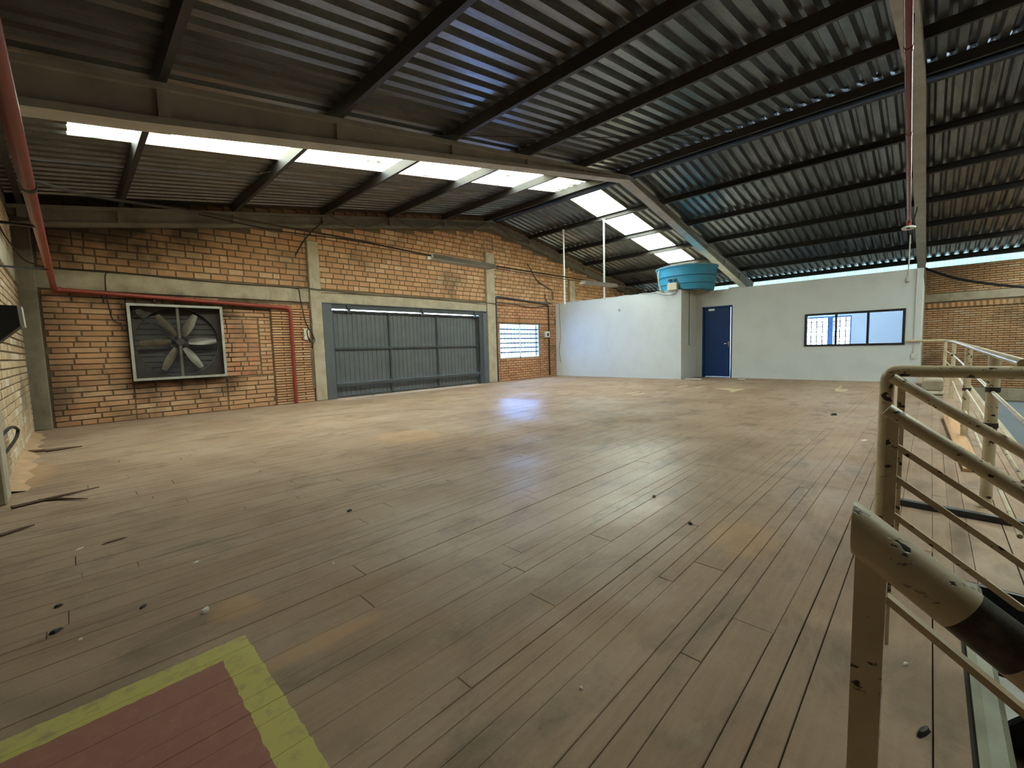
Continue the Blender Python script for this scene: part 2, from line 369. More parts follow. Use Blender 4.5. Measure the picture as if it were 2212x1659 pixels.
def floormat():
    k = NT('dusty_plank'); p = k.pos(); r = k.rnd()
    x, y, z = k.xyz(p)[:3]
    off = k.n('CombineXYZ'); k.put(off.inputs[0], k.math('MULTIPLY', r, 37)); k.put(off.inputs[1], k.math('MULTIPLY', r, 11))
    ad = k.n('VectorMath', operation='ADD'); k.put(ad.inputs[0], p); k.put(ad.inputs[1], off.outputs[0])
    grain = k.noise(k.scale(ad.outputs[0], (1.3, 22, 1)), 2.2, 5, .65)
    col = k.mix(k.ramp(grain, .3, .75), (.325, .210, .138), (.228, .143, .090))
    col = k.mix(k.math('MULTIPLY', k.ramp(r, 0, 1), .22), col, (.23, .155, .10))
    dust = k.ramp(k.noise(p, .9, 6, .62, .3), .40, .60)
    col = k.mix(k.math('MULTIPLY', dust, .60), col, (.385, .275, .195))
    dark = k.ramp(k.noise(k.scale(p, (.8, 1.6, 1)), 2.3, 6, .65, .6), .52, .68)
    col = k.mix(k.math('MULTIPLY', dark, .62), col, (.13, .095, .066))
    scratch = k.ramp(k.noise(k.scale(p, (1.2, 9, 1), rot=(0, 0, .9)), 5, 5, .75, .6), .60, .72)
    scratch2 = k.ramp(k.noise(k.scale(p, (9, 1.2, 1), rot=(0, 0, .35)), 4, 5, .75, .8), .60, .72)
    col = k.mix(k.math('MULTIPLY', k.math('MAXIMUM', scratch, scratch2), .28), col, (.40, .31, .23))
    fine = k.ramp(k.noise(p, 38, 4, .75), .56, .72); col = k.mix(k.math('MULTIPLY', fine, .25), col, (.12, .09, .06))
    # rust orange stains
    orn = None; n9 = k.noise(p, 9, 4)
    for (cx, cy, rx, ry) in ((2.67, .76, .30, .22), (.60, 1.70, .30, .06), (.44, 2.24, .12, .12), (-.42, 6.5, .25, .8), (3.1, 5.0, .5, .5)):
        dx = k.math('DIVIDE', k.math('SUBTRACT', x, cx), rx); dy = k.math('DIVIDE', k.math('SUBTRACT', y, cy), ry)
        d = k.math('ADD', k.math('MULTIPLY', dx, dx), k.math('MULTIPLY', dy, dy))
        d = k.math('ADD', d, k.math('MULTIPLY', k.math('SUBTRACT', n9, .5), 1.6))
        mk = k.math('SUBTRACT', 1, k.ramp(d, .3, 1.1)); orn = mk if orn is None else k.math('MAXIMUM', orn, mk)
    col = k.mix(k.math('MULTIPLY', orn, .45), col, (.47, .27, .13))
    # tyre arcs
    arc = None
    for (cx, cy, R_, wd) in ((2.2, 4.6, 3.45, .09), (6.2, -.4, 3.3, .07), (1.0, 1.0, 3.1, .05), (2.6, 7.6, 5.2, .08)):
        dx = k.math('SUBTRACT', x, cx); dy = k.math('SUBTRACT', y, cy)
        d = k.math('ABSOLUTE', k.math('SUBTRACT', k.math('SQRT', k.math('ADD', k.math('MULTIPLY', dx, dx), k.math('MULTIPLY', dy, dy))), R_))
        mk = k.math('SUBTRACT', 1, k.ramp(d, wd*.3, wd)); arc = mk if arc is None else k.math('MAXIMUM', arc, mk)
    arc = k.math('MULTIPLY', arc, k.ramp(k.noise(p, .8, 3), .42, .6))
    col = k.mix(k.math('MULTIPLY', arc, .38), col, (.13, .10, .065))
    # painted floor marking, yellow border round red
    wob = k.math('MULTIPLY', k.math('SUBTRACT', k.noise(p, 20, 3), .5), .02)
    xx = k.math('ADD', x, wob); yy = k.math('ADD', y, wob)
    def box(x0, x1, y0, y1):
        e = k.math('MULTIPLY', k.math('GREATER_THAN', xx, x0), k.math('LESS_THAN', xx, x1))
        return k.math('MULTIPLY', e, k.math('MULTIPLY', k.math('GREATER_THAN', yy, y0), k.math('LESS_THAN', yy, y1)))
    worn = k.ramp(k.noise(p, 16, 6, .7), .66, .50)
    worn = k.math('ADD', k.math('MULTIPLY', worn, .48), .44)
    col = k.mix(k.math('MULTIPLY', box(-.46, .415, .3, 1.985), worn), col, (.47, .41, .12))
    col = k.mix(k.math('MULTIPLY', box(-.46, .312, .3, 1.872), k.math('ADD', k.math('MULTIPLY', worn, .3), .66)), col, (.27, .105, .092))
    col = k.mix(k.math('MULTIPLY', k.ramp(k.noise(p, 7, 6, .7), .60, .68), .45), col, (.34, .26, .17))
    wr = k.ramp(k.noise(p, 2.0, 5, .6), .35, .65)
    scr = k.ramp(k.noise(k.scale(p, (6, 6, 6), rot=(0, 0, .6)), 6, 6, .8, 1.0), .35, .7)
    px_ = k.math('DIVIDE', k.math('SUBTRACT', x, 3.3), 2.6); py_ = k.math('DIVIDE', k.math('SUBTRACT', y, 1.9), 2.0)
    pd = k.math('SQRT', k.math('ADD', k.math('MULTIPLY', px_, px_), k.math('MULTIPLY', py_, py_)))
    qx_ = k.math('DIVIDE', k.math('SUBTRACT', x, 6.0), 2.6); qy_ = k.math('DIVIDE', k.math('SUBTRACT', y, 5.6), 2.6)
    qd = k.math('SQRT', k.math('ADD', k.math('MULTIPLY', qx_, qx_), k.math('MULTIPLY', qy_, qy_)))
    trod = k.math('SUBTRACT', 1, k.ramp(k.math('ADD', k.math('MINIMUM', pd, qd), k.math('MULTIPLY', k.math('SUBTRACT', k.noise(p, 1.6, 5), .5), 1.1)), .35, 1.1))
    dusty = k.math('SUBTRACT', 1, k.math('MULTIPLY', trod, k.math('ADD', k.math('MULTIPLY', scr, .5), .5)))
    ro = k.math('ADD', k.math('MULTIPLY', dusty, .42), k.math('ADD', k.math('MULTIPLY', wr, .08), .21))
    k.bump(k.math('ADD', grain, k.math('MULTIPLY', k.noise(p, 35, 4), .6)), .22, .006)
    return k.set(col, ro, 0, k.math('SUBTRACT', .60, k.math('MULTIPLY', dusty, .46)))
M['floor'] = floormat()
M['subfloor'] = plain('subfloor', (.05, .036, .025), None, 5, .95)

# ================================================================== STRUCTURE
# ---------------------------------------------------------------- floor
HX0, HX1, HY = 0.60, 2.85, -0.15      # stair opening in the floor
VY = -0.65                            # edge of the void beside the floor
floor = MB()
for (x0, y0, x1, y1) in ((LW-.1, HY, 20.4, G), (LW-.1, FRONT, HX0, HY), (HX1, VY, 20.4, HY)):
    floor.box(x0, y0, -.22, x1, y1, -.006)
floor = floor.build('floor', M['subfloor'], kind='structure')
planks = []
y = HY
rows = []
yy = VY
while yy < G-.01:
    # mostly wide boards, now and then a pair of narrow strips
    if random.random() < .22: ws = [.075, .075]
    else: ws = [.15]
    for wd in ws:
        if yy+wd > G: wd = G-yy
        rows.append((yy, wd)); yy += wd
        if yy >= G-.01: break
for (y0, wd) in rows:
    segs = [(HX1, 20.35)] if y0 < HY-.01 else [(LW, 13.5 if y0 > 5.6 else 20.35)]
    for (xa, xb) in segs:
        x = xa-random.random()*2.2
        while x < xb:
            L = random.choice((1.4, 2.4, 3.2, 4.0, 4.8)); x0, x1 = max(x, xa), min(x+L, xb)
            if x1-x0 > .05: planks.append((x0, y0, x1, y0+wd))
            x += L
yb = VY
while yb > FRONT:
    x = LW
    planks.append((LW, yb-.15, HX0, yb)); yb -= .15
yb = HY
while yb > VY+.01:
    planks.append((LW, yb-.125, HX0, yb)); yb -= .125
def pkey(p):
    cx = min(max(0.8, p[0]), p[2]); cy = (p[1]+p[3])/2
    behind = 100 if (cx*fw.x+cy*fw.y) < .35 else 0
    return math.hypot(cx, cy)+behind
planks.sort(key=pkey)
pm = MB().cbox(-.5, -.5, -1, .5, .5, 0, .012)
# plank: chamfer only slightly, unit sized mesh shared by all boards
pm = MB(); pm._add([(-.5, -.5, -1), (.5, -.5, -1), (.5, .5, -1), (-.5, .5, -1), (-.5, -.5, -.12), (.5, -.5, -.12), (.5, .5, -.12), (-.5, .5, -.12), (-.4992, -.492, 0), (.4992, -.492, 0), (.4992, .492, 0), (-.4992, .492, 0)],
    [(0, 1, 5, 4), (1, 2, 6, 5), (2, 3, 7, 6), (3, 0, 4, 7), (4, 5, 9, 8), (5, 6, 10, 9), (6, 7, 11, 10), (7, 4, 8, 11), (8, 9, 10, 11)])
pme = pm.mesh('plank', M['floor'])
rest = MB()
for i, (x0, y0, x1, y1) in enumerate(planks):
    g = random.choice((.0003, .0006, .001, .0014, .002, .0034)); e = random.choice((.0004, .0006, .0015)); zt = random.choice((0, 0, -.0008, -.0015, .0008)); dd = pkey((x0, y0, x1, y1))
    if dd > 2.2: g *= max(.3, 2.2/dd); zt *= .5
    if i < 290:
        o = inst('plank', pme, floor, ((x0+x1)/2, (y0+y1)/2, zt), (x1-x0-2*e, y1-y0-2*g, .024), (random.uniform(-.003, .003), 0, 0))
    else:
        rest.cur = random.random(); rest._add([(x0+e, y0+g, zt), (x1-e, y0+g, zt), (x1-e, y1-g, zt), (x0+e, y1-g, zt), (x0+e, y0+g, -.024), (x1-e, y0+g, -.024), (x1-e, y1-g, -.024), (x0+e, y1-g, -.024)],
            [(0, 1, 2, 3), (4, 5, 1, 0), (5, 6, 2, 1), (6, 7, 3, 2), (7, 4, 0, 3)])
rest.build('planks_farther_off', M['floor'], floor, kind='stuff', attr=True, fix=False)
fe = MB(); fe.prism([(HY-.055, -.03), (HY-.06, -.012), (HY-.045, .003), (HY-.01, .006), (HY+.012, .004), (HY+.012, -.02)], 'x', HX0+.02, HX1-.02)
fe.build('stair_nosing', M['green_edge'], floor)
fe = MB(); fe.box(HX1-.02, VY, -.4, HX1+.005, HY, -.002); fe.box(HX0, -4, -.4, HX0+.02, HY, -.002); fe.box(HX0, HY-.02, -.4, HX1, HY-.0, -.03)
fe.build('opening_edge', M['steel_dark'], floor)
fe = MB(); fe.box(HX1+.01, VY-.05, -.4, 20.3, VY-.001, .0); fe.build('slab_edge', M['concrete'], floor)

lower = MB(); lower.box(LW, FRONT, -3.3, RW+.2, G, -3.2)
lower.build('floor', M['lower_floor'], kind='structure')

# ---------------------------------------------------------------- brickwork helpers
bm_ = MB()   # unit brick: front face toward -y, chamfered front edges
c1, c2 = .028, .075
bm_._add([(-.5, .5, -.5), (.5, .5, -.5), (.5, .5, .5), (-.5, .5, .5), (-.5, -.25, -.5), (.5, -.25, -.5), (.5, -.25, .5), (-.5, -.25, .5),
          (-.5+c1, -.5, -.5+c2), (.5-c1, -.5, -.5+c2), (.5-c1, -.5, .5-c2), (-.5+c1, -.5, .5-c2)],
         [(0, 1, 5, 4), (1, 2, 6, 5), (2, 3, 7, 6), (3, 0, 4, 7), (4, 5, 9, 8), (5, 6, 10, 9), (6, 7, 11, 10), (7, 4, 8, 11), (8, 9, 10, 11)])
def brick_into(mb, cx, cy, cz, l, d, h, yaw=0, cur=0):
    c, s_ = math.cos(yaw), math.sin(yaw); vs = []
    for (x, y_, z) in bm_.v:
        X, Y = x*l, y_*d; vs.append((cx+X*c-Y*s_, cy+X*s_+Y*c, cz+z*h))
    mb.cur = cur; mb._add(vs, bm_.f)
def lay(x0, x1, z0, z1, pitch, length, joint=.013, jx=.013, inside=lambda a_, b_, c_, d_: True, jit=.0):
    out = []; z = z0; r = 0
    while z < z1-.02:
        h = min(pitch, z1-z)-joint; x = x0-(length*.5 if r % 2 else 0)-random.random()*length*jit
        while x < x1:
            L = length*random.choice((1, 1, 1, 1, .5) if jit else (1,)); a_, b_ = max(x, x0), min(x+L, x1)
            if b_-a_ > .05 and inside(a_, b_-jx, z, z+h): out.append(((a_+b_-jx)/2, z+joint/2+h/2, b_-jx-a_, h))
            x += L
        z += pitch; r += 1
    return out

# ---------------------------------------------------------------- gable wall (far wall)
wall_back = MB()
GO = (4.33, 9.75, 0, 2.36)     # gate opening
WO = (10.33, 12.42, .775, 2.0) # barred window opening
FO = (0.86, 2.2, .78, 2.1)     # fan opening
def gz(x): return rz(x)+PUR+.05
xs = sorted({LW-.25, FO[0], FO[1], 3.2, GO[0], GO[1], RIDGE_X, WO[0], WO[1], 13.4, RW+.2})
for x0, x1 in zip(xs, xs[1:]):
    segs = [(0 if x0 < 13.4 else -3.2, None)]
    mid = (x0+x1)/2
    if GO[0] <= mid <= GO[1]: segs = [(GO[3], None)]
    elif WO[0] <= mid <= WO[1]: segs = [(-.2, WO[2]), (WO[3], None)]
    elif FO[0] <= mid <= FO[1]: segs = [(-.2, FO[2]), (FO[3], None)]
    for (a_, b_) in segs:
        poly = [(x0, a_), (x1, a_), (x1, gz(x1) if b_ is None else b_), (x0, gz(x0) if b_ is None else b_)]
        wall_back.prism(poly, 'y', G, G+.22)
wall_back.box(LW-.25, G, -3.2, RW+.2, G+.22, 0)
wall_back = wall_back.build('wall_back', M['mortar'], kind='structure')
bricks = []   # (x,z,l,h, depth offset, material key)
def rafter_low(x): return rz(x)-.30+.17*max(0, (abs(x-10)-9)/40)
A_ok = lambda a_, b_, z0, z1: z1 < max(rafter_low(a_), 0)+.02 and z1 < rafter_low(b_)+.02
posts = [(4.06, 4.32, 3.77), (9.71, 10.08, 4.27), (14.25, 14.62, 3.78)]
def notpost(a_, b_, z0, z1):
    for (p0, p1, h) in posts:
        if b_ > p0-.0 and a_ < p1+.0 and z0 < h: return False
    return True
def okA(a_, b_, z0, z1): return A_ok(a_, b_, z0, z1)
for (xa, xb) in ((LW+.25, 4.06), (4.32, 9.71), (10.08, 14.25), (14.62, RW)):
    bricks += [(*b, 0, 'brick') for b in lay(xa, xb, 2.69, 4.0 if xa < 4 else 5.1, .131, .285, inside=okA, jit=.6)]
for (p0, p1, h) in posts:   # brick above the post tops
    bricks += [(*b, 0, 'brick') for b in lay(p0, p1, h+.01, 5.1, .131, .285, inside=okA)]
bricks += [(*b, 0, 'brick') for b in lay(LW+.25, .80, .0, 2.33, .097, .40, joint=.012, jit=.8)]
bricks += [(*b, 0, 'brick') for b in lay(.80, 2.27, .0, .71, .097, .40, joint=.012, jit=.8)]
bricks += [(*b, 0, 'brick') for b in lay(.80, 2.27, 2.16, 2.33, .085, .40, joint=.012, jit=.8)]
bricks += [(*b, 0, 'brick') for b in lay(2.28, 3.19, .0, .70, .097, .40, joint=.012, jit=.8)]
bricks += [(*b, .006, 'brick_red') for b in lay(2.28, 2.94, .71, 1.95, .10, .30, joint=.012, jit=.8)]
bricks += [(*b, .003, 'brick') for b in lay(2.95, 3.19, .71, 1.95, .085, .24, joint=.009)]
bricks += [(*b, 0, 'brick') for b in lay(2.28, 3.19, 1.97, 2.12, .085, .4, joint=.012)]
bricks += [(*b, -.05, 'brick') for b in lay(3.20, 4.04, .0, 2.2, .0585, .42, joint=.013, jx=.008)]
def nowin(a_, b_, z0, z1): return not (b_ > WO[0]-.02 and a_ < WO[1]+.02 and z1 > WO[2]-.01 and z0 < WO[3]+.01)
def laywin(z0, z1):
    out = []
    for (xa, xb, za, zb) in ((10.09, WO[0]-.01, z0, z1), (WO[1]+.01, 13.4, z0, z1), (WO[0], WO[1], z0, min(z1, WO[2])), (WO[0], WO[1], max(z0, WO[3]), z1)):
        if zb > za+.03: out += lay(xa, xb, za, zb, .085, .25, joint=.012)
    return out
bricks += [(*b, 0, 'brick_red') for b in laywin(0, 2.0)]
bricks += [(*b, 0, 'brick_red') for b in lay(10.09, 13.4, 2.18, 2.68, .10, .25, joint=.012)]
bd = .10
ents = []
for (x, z, l, h, off, mk) in bricks:
    d = math.sqrt(x*x+G*G+(z-EYE)**2); ents.append((-l*h*1.0/d**2*(.4 if z > 4.9 else 1), x, z, l, h, off, mk, 0))
for xk in range(70):   # course of brick ends above the rafter, following the roof slope
    xb_ = LW+.2+xk*.29
    ents.append((-.00001, xb_, rz(xb_)+.06, .27, .11, -.0, 'brick', 0))
# slanted dog-tooth courses under the beam and over the window
for i in range(14): ents.append((-.02, 2.36+i*.125, 2.235, .17, .085, .0, 'brick', .75))
for i in range(25): ents.append((-.0001, 10.15+i*.13, 2.095, .17, .14, .0, 'brick_red', .75))
ents.sort(key=lambda e: e[0])
bme = {k: bm_.mesh('brick', M[k]) for k in ('brick', 'brick_red', 'brick_pale')}
far = {'brick': MB(), 'brick_red': MB()}
for i, (key, x, z, l, h, off, mk, rot) in enumerate(ents):
    yc = G-.012+bd/2-random.uniform(0, .006)+off-.0
    if i < 300: inst('brick', bme[mk], wall_back, (x, yc, z), (l, bd, h), (random.uniform(-.004, .004), random.uniform(-.012, .012) if not rot else 0, random.uniform(-.01, .01)+rot))
    else: brick_into(far[mk], x, yc, z, l, bd, h, rot, random.random())
far['brick'].build('bricks_farther_off', M['brick'], wall_back, kind='stuff', attr=True, fix=False)
far['brick_red'].build('bricks_by_window', M['brick_red'], wall_back, kind='stuff', attr=True, fix=False)
# concrete columns, beams, lintel
def part(name, mat, parent, *boxes, c=.012):
    m = MB()
    for b in boxes: m.cbox(*b, c)
    return m.build(name, mat, parent)
for (p0, p1, h) in posts: part('concrete_column', M['concrete'], wall_back, (p0, G-.10, 0, p1, G+.06, h))
part('concrete_column', M['concrete'], wall_back, (LW-.1, G-.13, 0, LW+.22, G+.06, 3.45))
part('concrete_beam', M['concrete'], wall_back, (LW+.2, G-.035, 2.345, 4.06, G+.1, 2.675))
part('concrete_lintel', M['concrete'], wall_back, (4.32, G-.04, 2.35, 9.71, G+.1, 2.64))
part('rough_mortar_patch', M['mortar'], wall_back, (10.08, G-.012, 2.64, 13.4, G+.1, 2.70))
part('mortar_patch', M['mortar'], wall_back, (3.98, G-.068, .3, 4.065, G+.1, 1.25), (3.99, G-.066, 1.3, 4.065, G+.1, 1.5))
portal('daylight_portal', (6.95, G+.26, 2.2), (-1, 0, 0), (0, 0, -1), 4.8, .08)

# ---------------------------------------------------------------- left wall
wl = MB(); wl.box(LW-.2, FRONT, -3.2, LW-.004, G, rz(LW)+.2)
wl = wl.build('wall_left', M['mortar_dark'], kind='structure')
lb = lay(5.62, 10.45, 0.0, 3.4, .097, .40, joint=.012, jit=.8)
lb.sort(key=lambda b: abs(b[0]-7.2)+b[1]*.8)
farL = MB()
for i, (yb_, zb_, l, h) in enumerate(lb):
    if i < 180: inst('brick', bme['brick_pale'], wl, (LW-.038-random.uniform(0, .005), yb_, zb_), (l, bd, h), (0, random.uniform(-.01, .01), math.pi/2))
    else: brick_into(farL, LW-.038, yb_, zb_, l, bd, h, math.pi/2, random.random())
farL.build('bricks_higher_up', M['brick_pale'], wl, kind='stuff', attr=True, fix=False)
part('concrete_column', M['concrete'], wl, (LW-.1, 5.28, 0, LW+.06, 5.62, rz(LW)+.02))
part('concrete_column', M['concrete'], wl, (LW-.1, .1, 0, LW+.06, .5, rz(LW)+.02))
part('concrete_beam', M['concrete'], wl, (LW-.1, 5.62, 2.345, LW+.03, G-.13, 2.675))

# ---------------------------------------------------------------- right eaves wall (x = RW)
wr = MB(); wr.box(RW, FRONT, -.95, RW+.22, G, 3.43)
wr = wr.build('wall_right', M['mortar'], kind='structure')
m = MB()
for b in lay(-4.5, .75, -.55, 2.05, .072, .25, joint=.019, jx=.003)+lay(-4.5, .75, 2.56, 3.42, .072, .25, joint=.019, jx=.003):
    brick_into(m, RW+.032, b[0], b[1], b[2], bd, b[3], -math.pi/2, random.random())
for i in range(36): brick_into(m, RW+.03, -4.4+i*.14, 2.15, .2, bd, .16, -math.pi/2+.7, random.random())
m.build('bricks', M['brick_right'], wr, kind='stuff', attr=True, fix=False)
part('concrete_beam', M['concrete'], wr, (RW-.03, FRONT+.1, 2.28, RW+.1, .8, 2.55))
part('floor_beam', M['concrete'], wr, (RW-.06, FRONT+.1, -.95, RW+.1, .8, -.56))
lw_ = MB(); lw_.box(RW-.02, FRONT, -3.2, RW+.22, G, -.95); lw_.build('painted_lower_wall', M['lower_wall'], wr)
# translucent sheet hung outside the gap under the eaves
cp = MB(); yv = FRONT; pts = []
while yv < G+.3:
    pts += [(0, yv), (0, yv+.09), (.035, yv+.12), (.035, yv+.19)]; yv += .2125
V = [(RW+.75+o_, yy_, zz) for zz in (2.85, 4.6) for (o_, yy_) in pts]; n = len(pts)
cp._add(V, [(i, i+1, n+i+1, n+i) for i in range(n-1)])
cp.build('eaves_cladding', M['eave_panel'], wr)

# ---------------------------------------------------------------- wall behind the viewpoint
wf = MB(); wf.prism([(LW-.2, -3.2), (RW+.2, -3.2), (RW+.2, rz(RW)+.2), (10, 5.5), (LW-.2, rz(LW)+.2)], 'y', FRONT-.2, FRONT)
wf.build('wall_front', M['mortar'], kind='structure')

# ---------------------------------------------------------------- roof
ceiling = empty('ceiling', kind='structure')
PX = [-.35, .85, 2.65, 4.5, 6.28, 8.1, 9.83, 10.17, 11.87, 13.6, 15.3, 17.0, 18.75, 20.45]
for x in PX:
    m = MB(); z = rz(x); s_ = -1 if x < 10 else 1
    th = -s_*math.atan(SL)*-1
    t = Vector((0, 1, 0)); up = Vector((s_*SL, 0, 1)).normalized(); sd = Vector((1, 0, -s_*SL)).normalized()
    o_ = Vector((x, 0, z))
    prof = [(-.035, 0), (.035, 0), (.035, .022), (-.022, .022), (-.022, PUR-.015), (.035, PUR-.015), (.035, PUR), (-.035, PUR)]
    V = []
    for yy_ in (FRONT, G+.0):
        for (u, v) in prof: V.append(o_+sd*u*(-s_)+up*v+t*yy_)
    n = len(prof)
    m._add(V, [(i, (i+1) % n, n+(i+1) % n, n+i) for i in range(n)])
    m.build('purlin', M['purlin'], ceiling)
# corrugated sheets, one object per sheet
P_, LOWF, SLP, TOPF, DEP = .2125, .095, .036, .0455, .07
def sheet_mesh(nm, mat, length):
    # local: u along slope from eave(0) to ridge(length), v across 5 ribs + lap
    prof = []
    for i in range(5):
        b = i*P_; prof += [(b, 0), (b+LOWF, 0), (b+LOWF+SLP, DEP), (b+LOWF+SLP+TOPF, DEP)]
    prof += [(5*P_, 0), (5*P_+.05, .002)]
    n = len(prof); V = [(u, v, h) for u in (0, length) for (v, h) in prof]
    mb = MB(); mb._add(V, [(i, i+1, n+i+1, n+i) for i in range(n-1)])
    return mb.mesh(nm, mat)
SW = 5*P_
OVH = .12
Lsl = (10.0-LW+OVH)/ca
me_s = sheet_mesh('roof_sheet', M['roof'], Lsl-.05/ca)
def add_sheet(me, y0, side, xa, name):
    # side -1: left slope, origin at low end xa rising toward the ridge
    o = inst(name, me, ceiling)
    z = rz(xa)+PUR+.002
    ud = Vector((ca, 0, sa)) if side < 0 else Vector((-ca, 0, sa)); vd = Vector((0, 1, 0)); nd = Vector((-sa, 0, ca)) if side < 0 else Vector((sa, 0, ca))
    o.matrix_local = Matrix(((ud.x, vd.x, nd.x, xa), (ud.y, vd.y, nd.y, y0), (ud.z, vd.z, nd.z, z), (0, 0, 0, 1)))
    return o
y0 = 7.65
while y0 > FRONT: y0 -= SW
k_ = 0
while y0 < G+.2:
    zof = .003*(k_ % 2)
    for side in (-1, 1):
        sky = any(abs(y0-s0) < .02 for s0, _ in SKY_Y)
        eave = LW-OVH if side < 0 else RW+OVH
        if not sky:
            o = add_sheet(me_s, y0, side, eave, 'roof_sheet'); o.location.z += zof
        else:
            # opaque ends with a translucent sheet between
            xa, xb = (.2 if y0 > 0 else REAR[0], 9.93) if side < 0 else (18.6 if y0 > 0 else REAR[1], 10.07)
            o = add_sheet(sheet_mesh('roof_sheet', M['roof'], abs(xa-eave)/ca), y0, side, eave, 'roof_sheet'); o.location.z += zof
            o = add_sheet(sheet_mesh('skylight_sheet', M['skylight'], abs(xb-xa)/ca), y0, side, xa, 'skylight_sheet'); o.location.z += zof
    y0 += SW; k_ += 1
# ridge capping in short lengths with slits of daylight between
m = MB(); yv = FRONT
while yv < G:
    m.box(9.72, yv, 5.56, 10.28, yv+.185, 5.575); yv += P_
m.build('ridge_cap', M['roof'], ceiling)
m = MB()
for s_ in (-1, 1): m.box(10+s_*.26-.008, FRONT, 5.46, 10+s_*.26+.008, G, 5.575)
m.build('ridge_flashing', M['purlin'], ceiling)
# concrete rafters with tapering web
def rafter(yc, wd, d_eave, d_apex, mat='rafter'):
    m = MB()
    def dep(x): return d_apex+(d_eave-d_apex)*min(1, abs(x-10)/9.5)
    for (xa, xb) in ((LW, 10.0), (10.0, RW)):
        fl = .07
        N = 10
        for i in range(N):
            u0, u1 = xa+(xb-xa)*i/N, xa+(xb-xa)*(i+1)/N
            m.prism([(u0, rz(u0)-.002), (u1, rz(u1)-.002), (u1, rz(u1)-.06), (u0, rz(u0)-.06)], 'y', yc-wd/2, yc+wd/2)
            m.prism([(u0, rz(u0)-dep(u0)+fl), (u1, rz(u1)-dep(u1)+fl), (u1, rz(u1)-dep(u1)), (u0, rz(u0)-dep(u0))], 'y', yc-wd/2, yc+wd/2)
            if dep(u1) > .14 or dep(u0) > .14:
                m.prism([(u0, rz(u0)-.05), (u1, rz(u1)-.05), (u1, rz(u1)-dep(u1)+fl*.8), (u0, rz(u0)-dep(u0)+fl*.8)], 'y', yc-wd/4, yc+wd/4)
        for x in PX:
            if min(xa, xb) < x < max(xa, xb) and abs(x-10) > 1:
                m.prism([(x-.05, rz(x)-.05), (x+.05, rz(x)-.05), (x+.05, rz(x)-dep(x)+.06), (x-.05, rz(x)-dep(x)+.06)], 'y', yc-wd/2+.012, yc+wd/2-.012)
    return m.build('concrete_rafter', M[mat], ceiling)
rafter(5.62, .24, .41, .11); rafter(.32, .20, .40, .11); rafter(-4.7, .22, .40, .11)
rafter(G-.02, .24, .34, .24, 'rafter_dark')
part('concrete_column', M['concrete'], wr, (RW-.25, 5.45, 0, RW+.02, 5.79, rz(RW)-.3))
part('concrete_column', M['concrete'], wr, (RW-.22, .2, -3.2, RW+.02, .55, rz(RW)-.3))
part('concrete_column', M['concrete'], wr, (RW-.22, -4.9, -3.2, RW+.02, -4.5, rz(RW)-.3))

# ---------------------------------------------------------------- white rooms
W1, W2, TOP = 13.4, 14.6, 2.80
RY = 5.62; EY = .22
wp = MB()
wp.box(W1, RY, 0, W1+.13, G-.013, TOP)                       # long wall facing the hall
wp.box(W1+.13, RY, 0, W2+.13, RY+.13, TOP)                 # return
wp = wp.build('wall_storeroom', M['white'], kind='structure')
m = MB(); m.box(W1+.13, RY+.13, TOP-.16, RW, G, TOP-.02); m.build('flat_roof', M['concrete'], wp)
# ragged mortar crest on top of the long wall
m = MB(); yv = RY
while yv < G-.2:
    l = random.uniform(.1, .35); m.box(W1, yv, TOP-.01, W1+.13, yv+l, TOP+random.uniform(.004, .03)); yv += l+random.uniform(0, .08)
m.build('wall_crest', M['white'], wp)
wo = MB()
DO = (4.515, 5.415, 2.29); OW = (.475, 2.59, .945, 1.855)
wo.box(W2, DO[1], 0, W2+.13, RY, TOP); wo.box(W2, DO[0], DO[2], W2+.13, DO[1], TOP)
wo.box(W2, OW[1], 0, W2+.13, DO[0], TOP); wo.box(W2, OW[0], 0, W2+.13, OW[1], OW[2]); wo.box(W2, OW[0], OW[3], W2+.13, OW[1], TOP)
wo.box(W2, EY, 0, W2+.13, OW[0], TOP)
wo.box(W2+.13, EY, 0, RW, EY+.12, TOP)
wo = wo.build('wall_office', M['white'], kind='structure')
m = MB(); m.box(W2+.13, EY+.12, TOP-.14, RW, RY, TOP-.02); m.build('flat_roof', M['office_in'], wo)
m = MB(); m.box(W2-.012, EY-.03, 0, W2+.05, EY+.09, TOP+.0); m.build('corner_pilaster', M['white'], wo)
# interior faces of the office
BW = (2.15, 3.6, .85, 2.0); CW = (3.8, 5.5, .5, 2.1); HW = (.5, 5.5, 2.2, 2.62)  # CW and HW are unseen openings added to light the office
m = MB()
for (a_, b_, c_, d_) in ((EY+.12, BW[0], 0, HW[2]), (BW[1], CW[0], 0, HW[2]), (CW[1], RY, 0, HW[2]), (CW[0], CW[1], 0, CW[2]), (CW[0], CW[1], CW[3], HW[2]), (BW[0], BW[1], 0, BW[2]), (BW[0], BW[1], BW[3], HW[2])):
    m.box(RW-.12, a_, c_, RW-.02, b_, d_)
m.box(W2+.13, RY-.02, 0, RW-.1, RY-.005, TOP-.15); m.box(W2+.13, EY+.121, 0, RW-.1, EY+.135, TOP-.15)
m.box(W2+.14, EY+.14, 0.001, RW-.12, RY-.03, .012)  # pale floor slab added to bounce daylight around the office
m.build('office_lining', M['office_in'], wo)
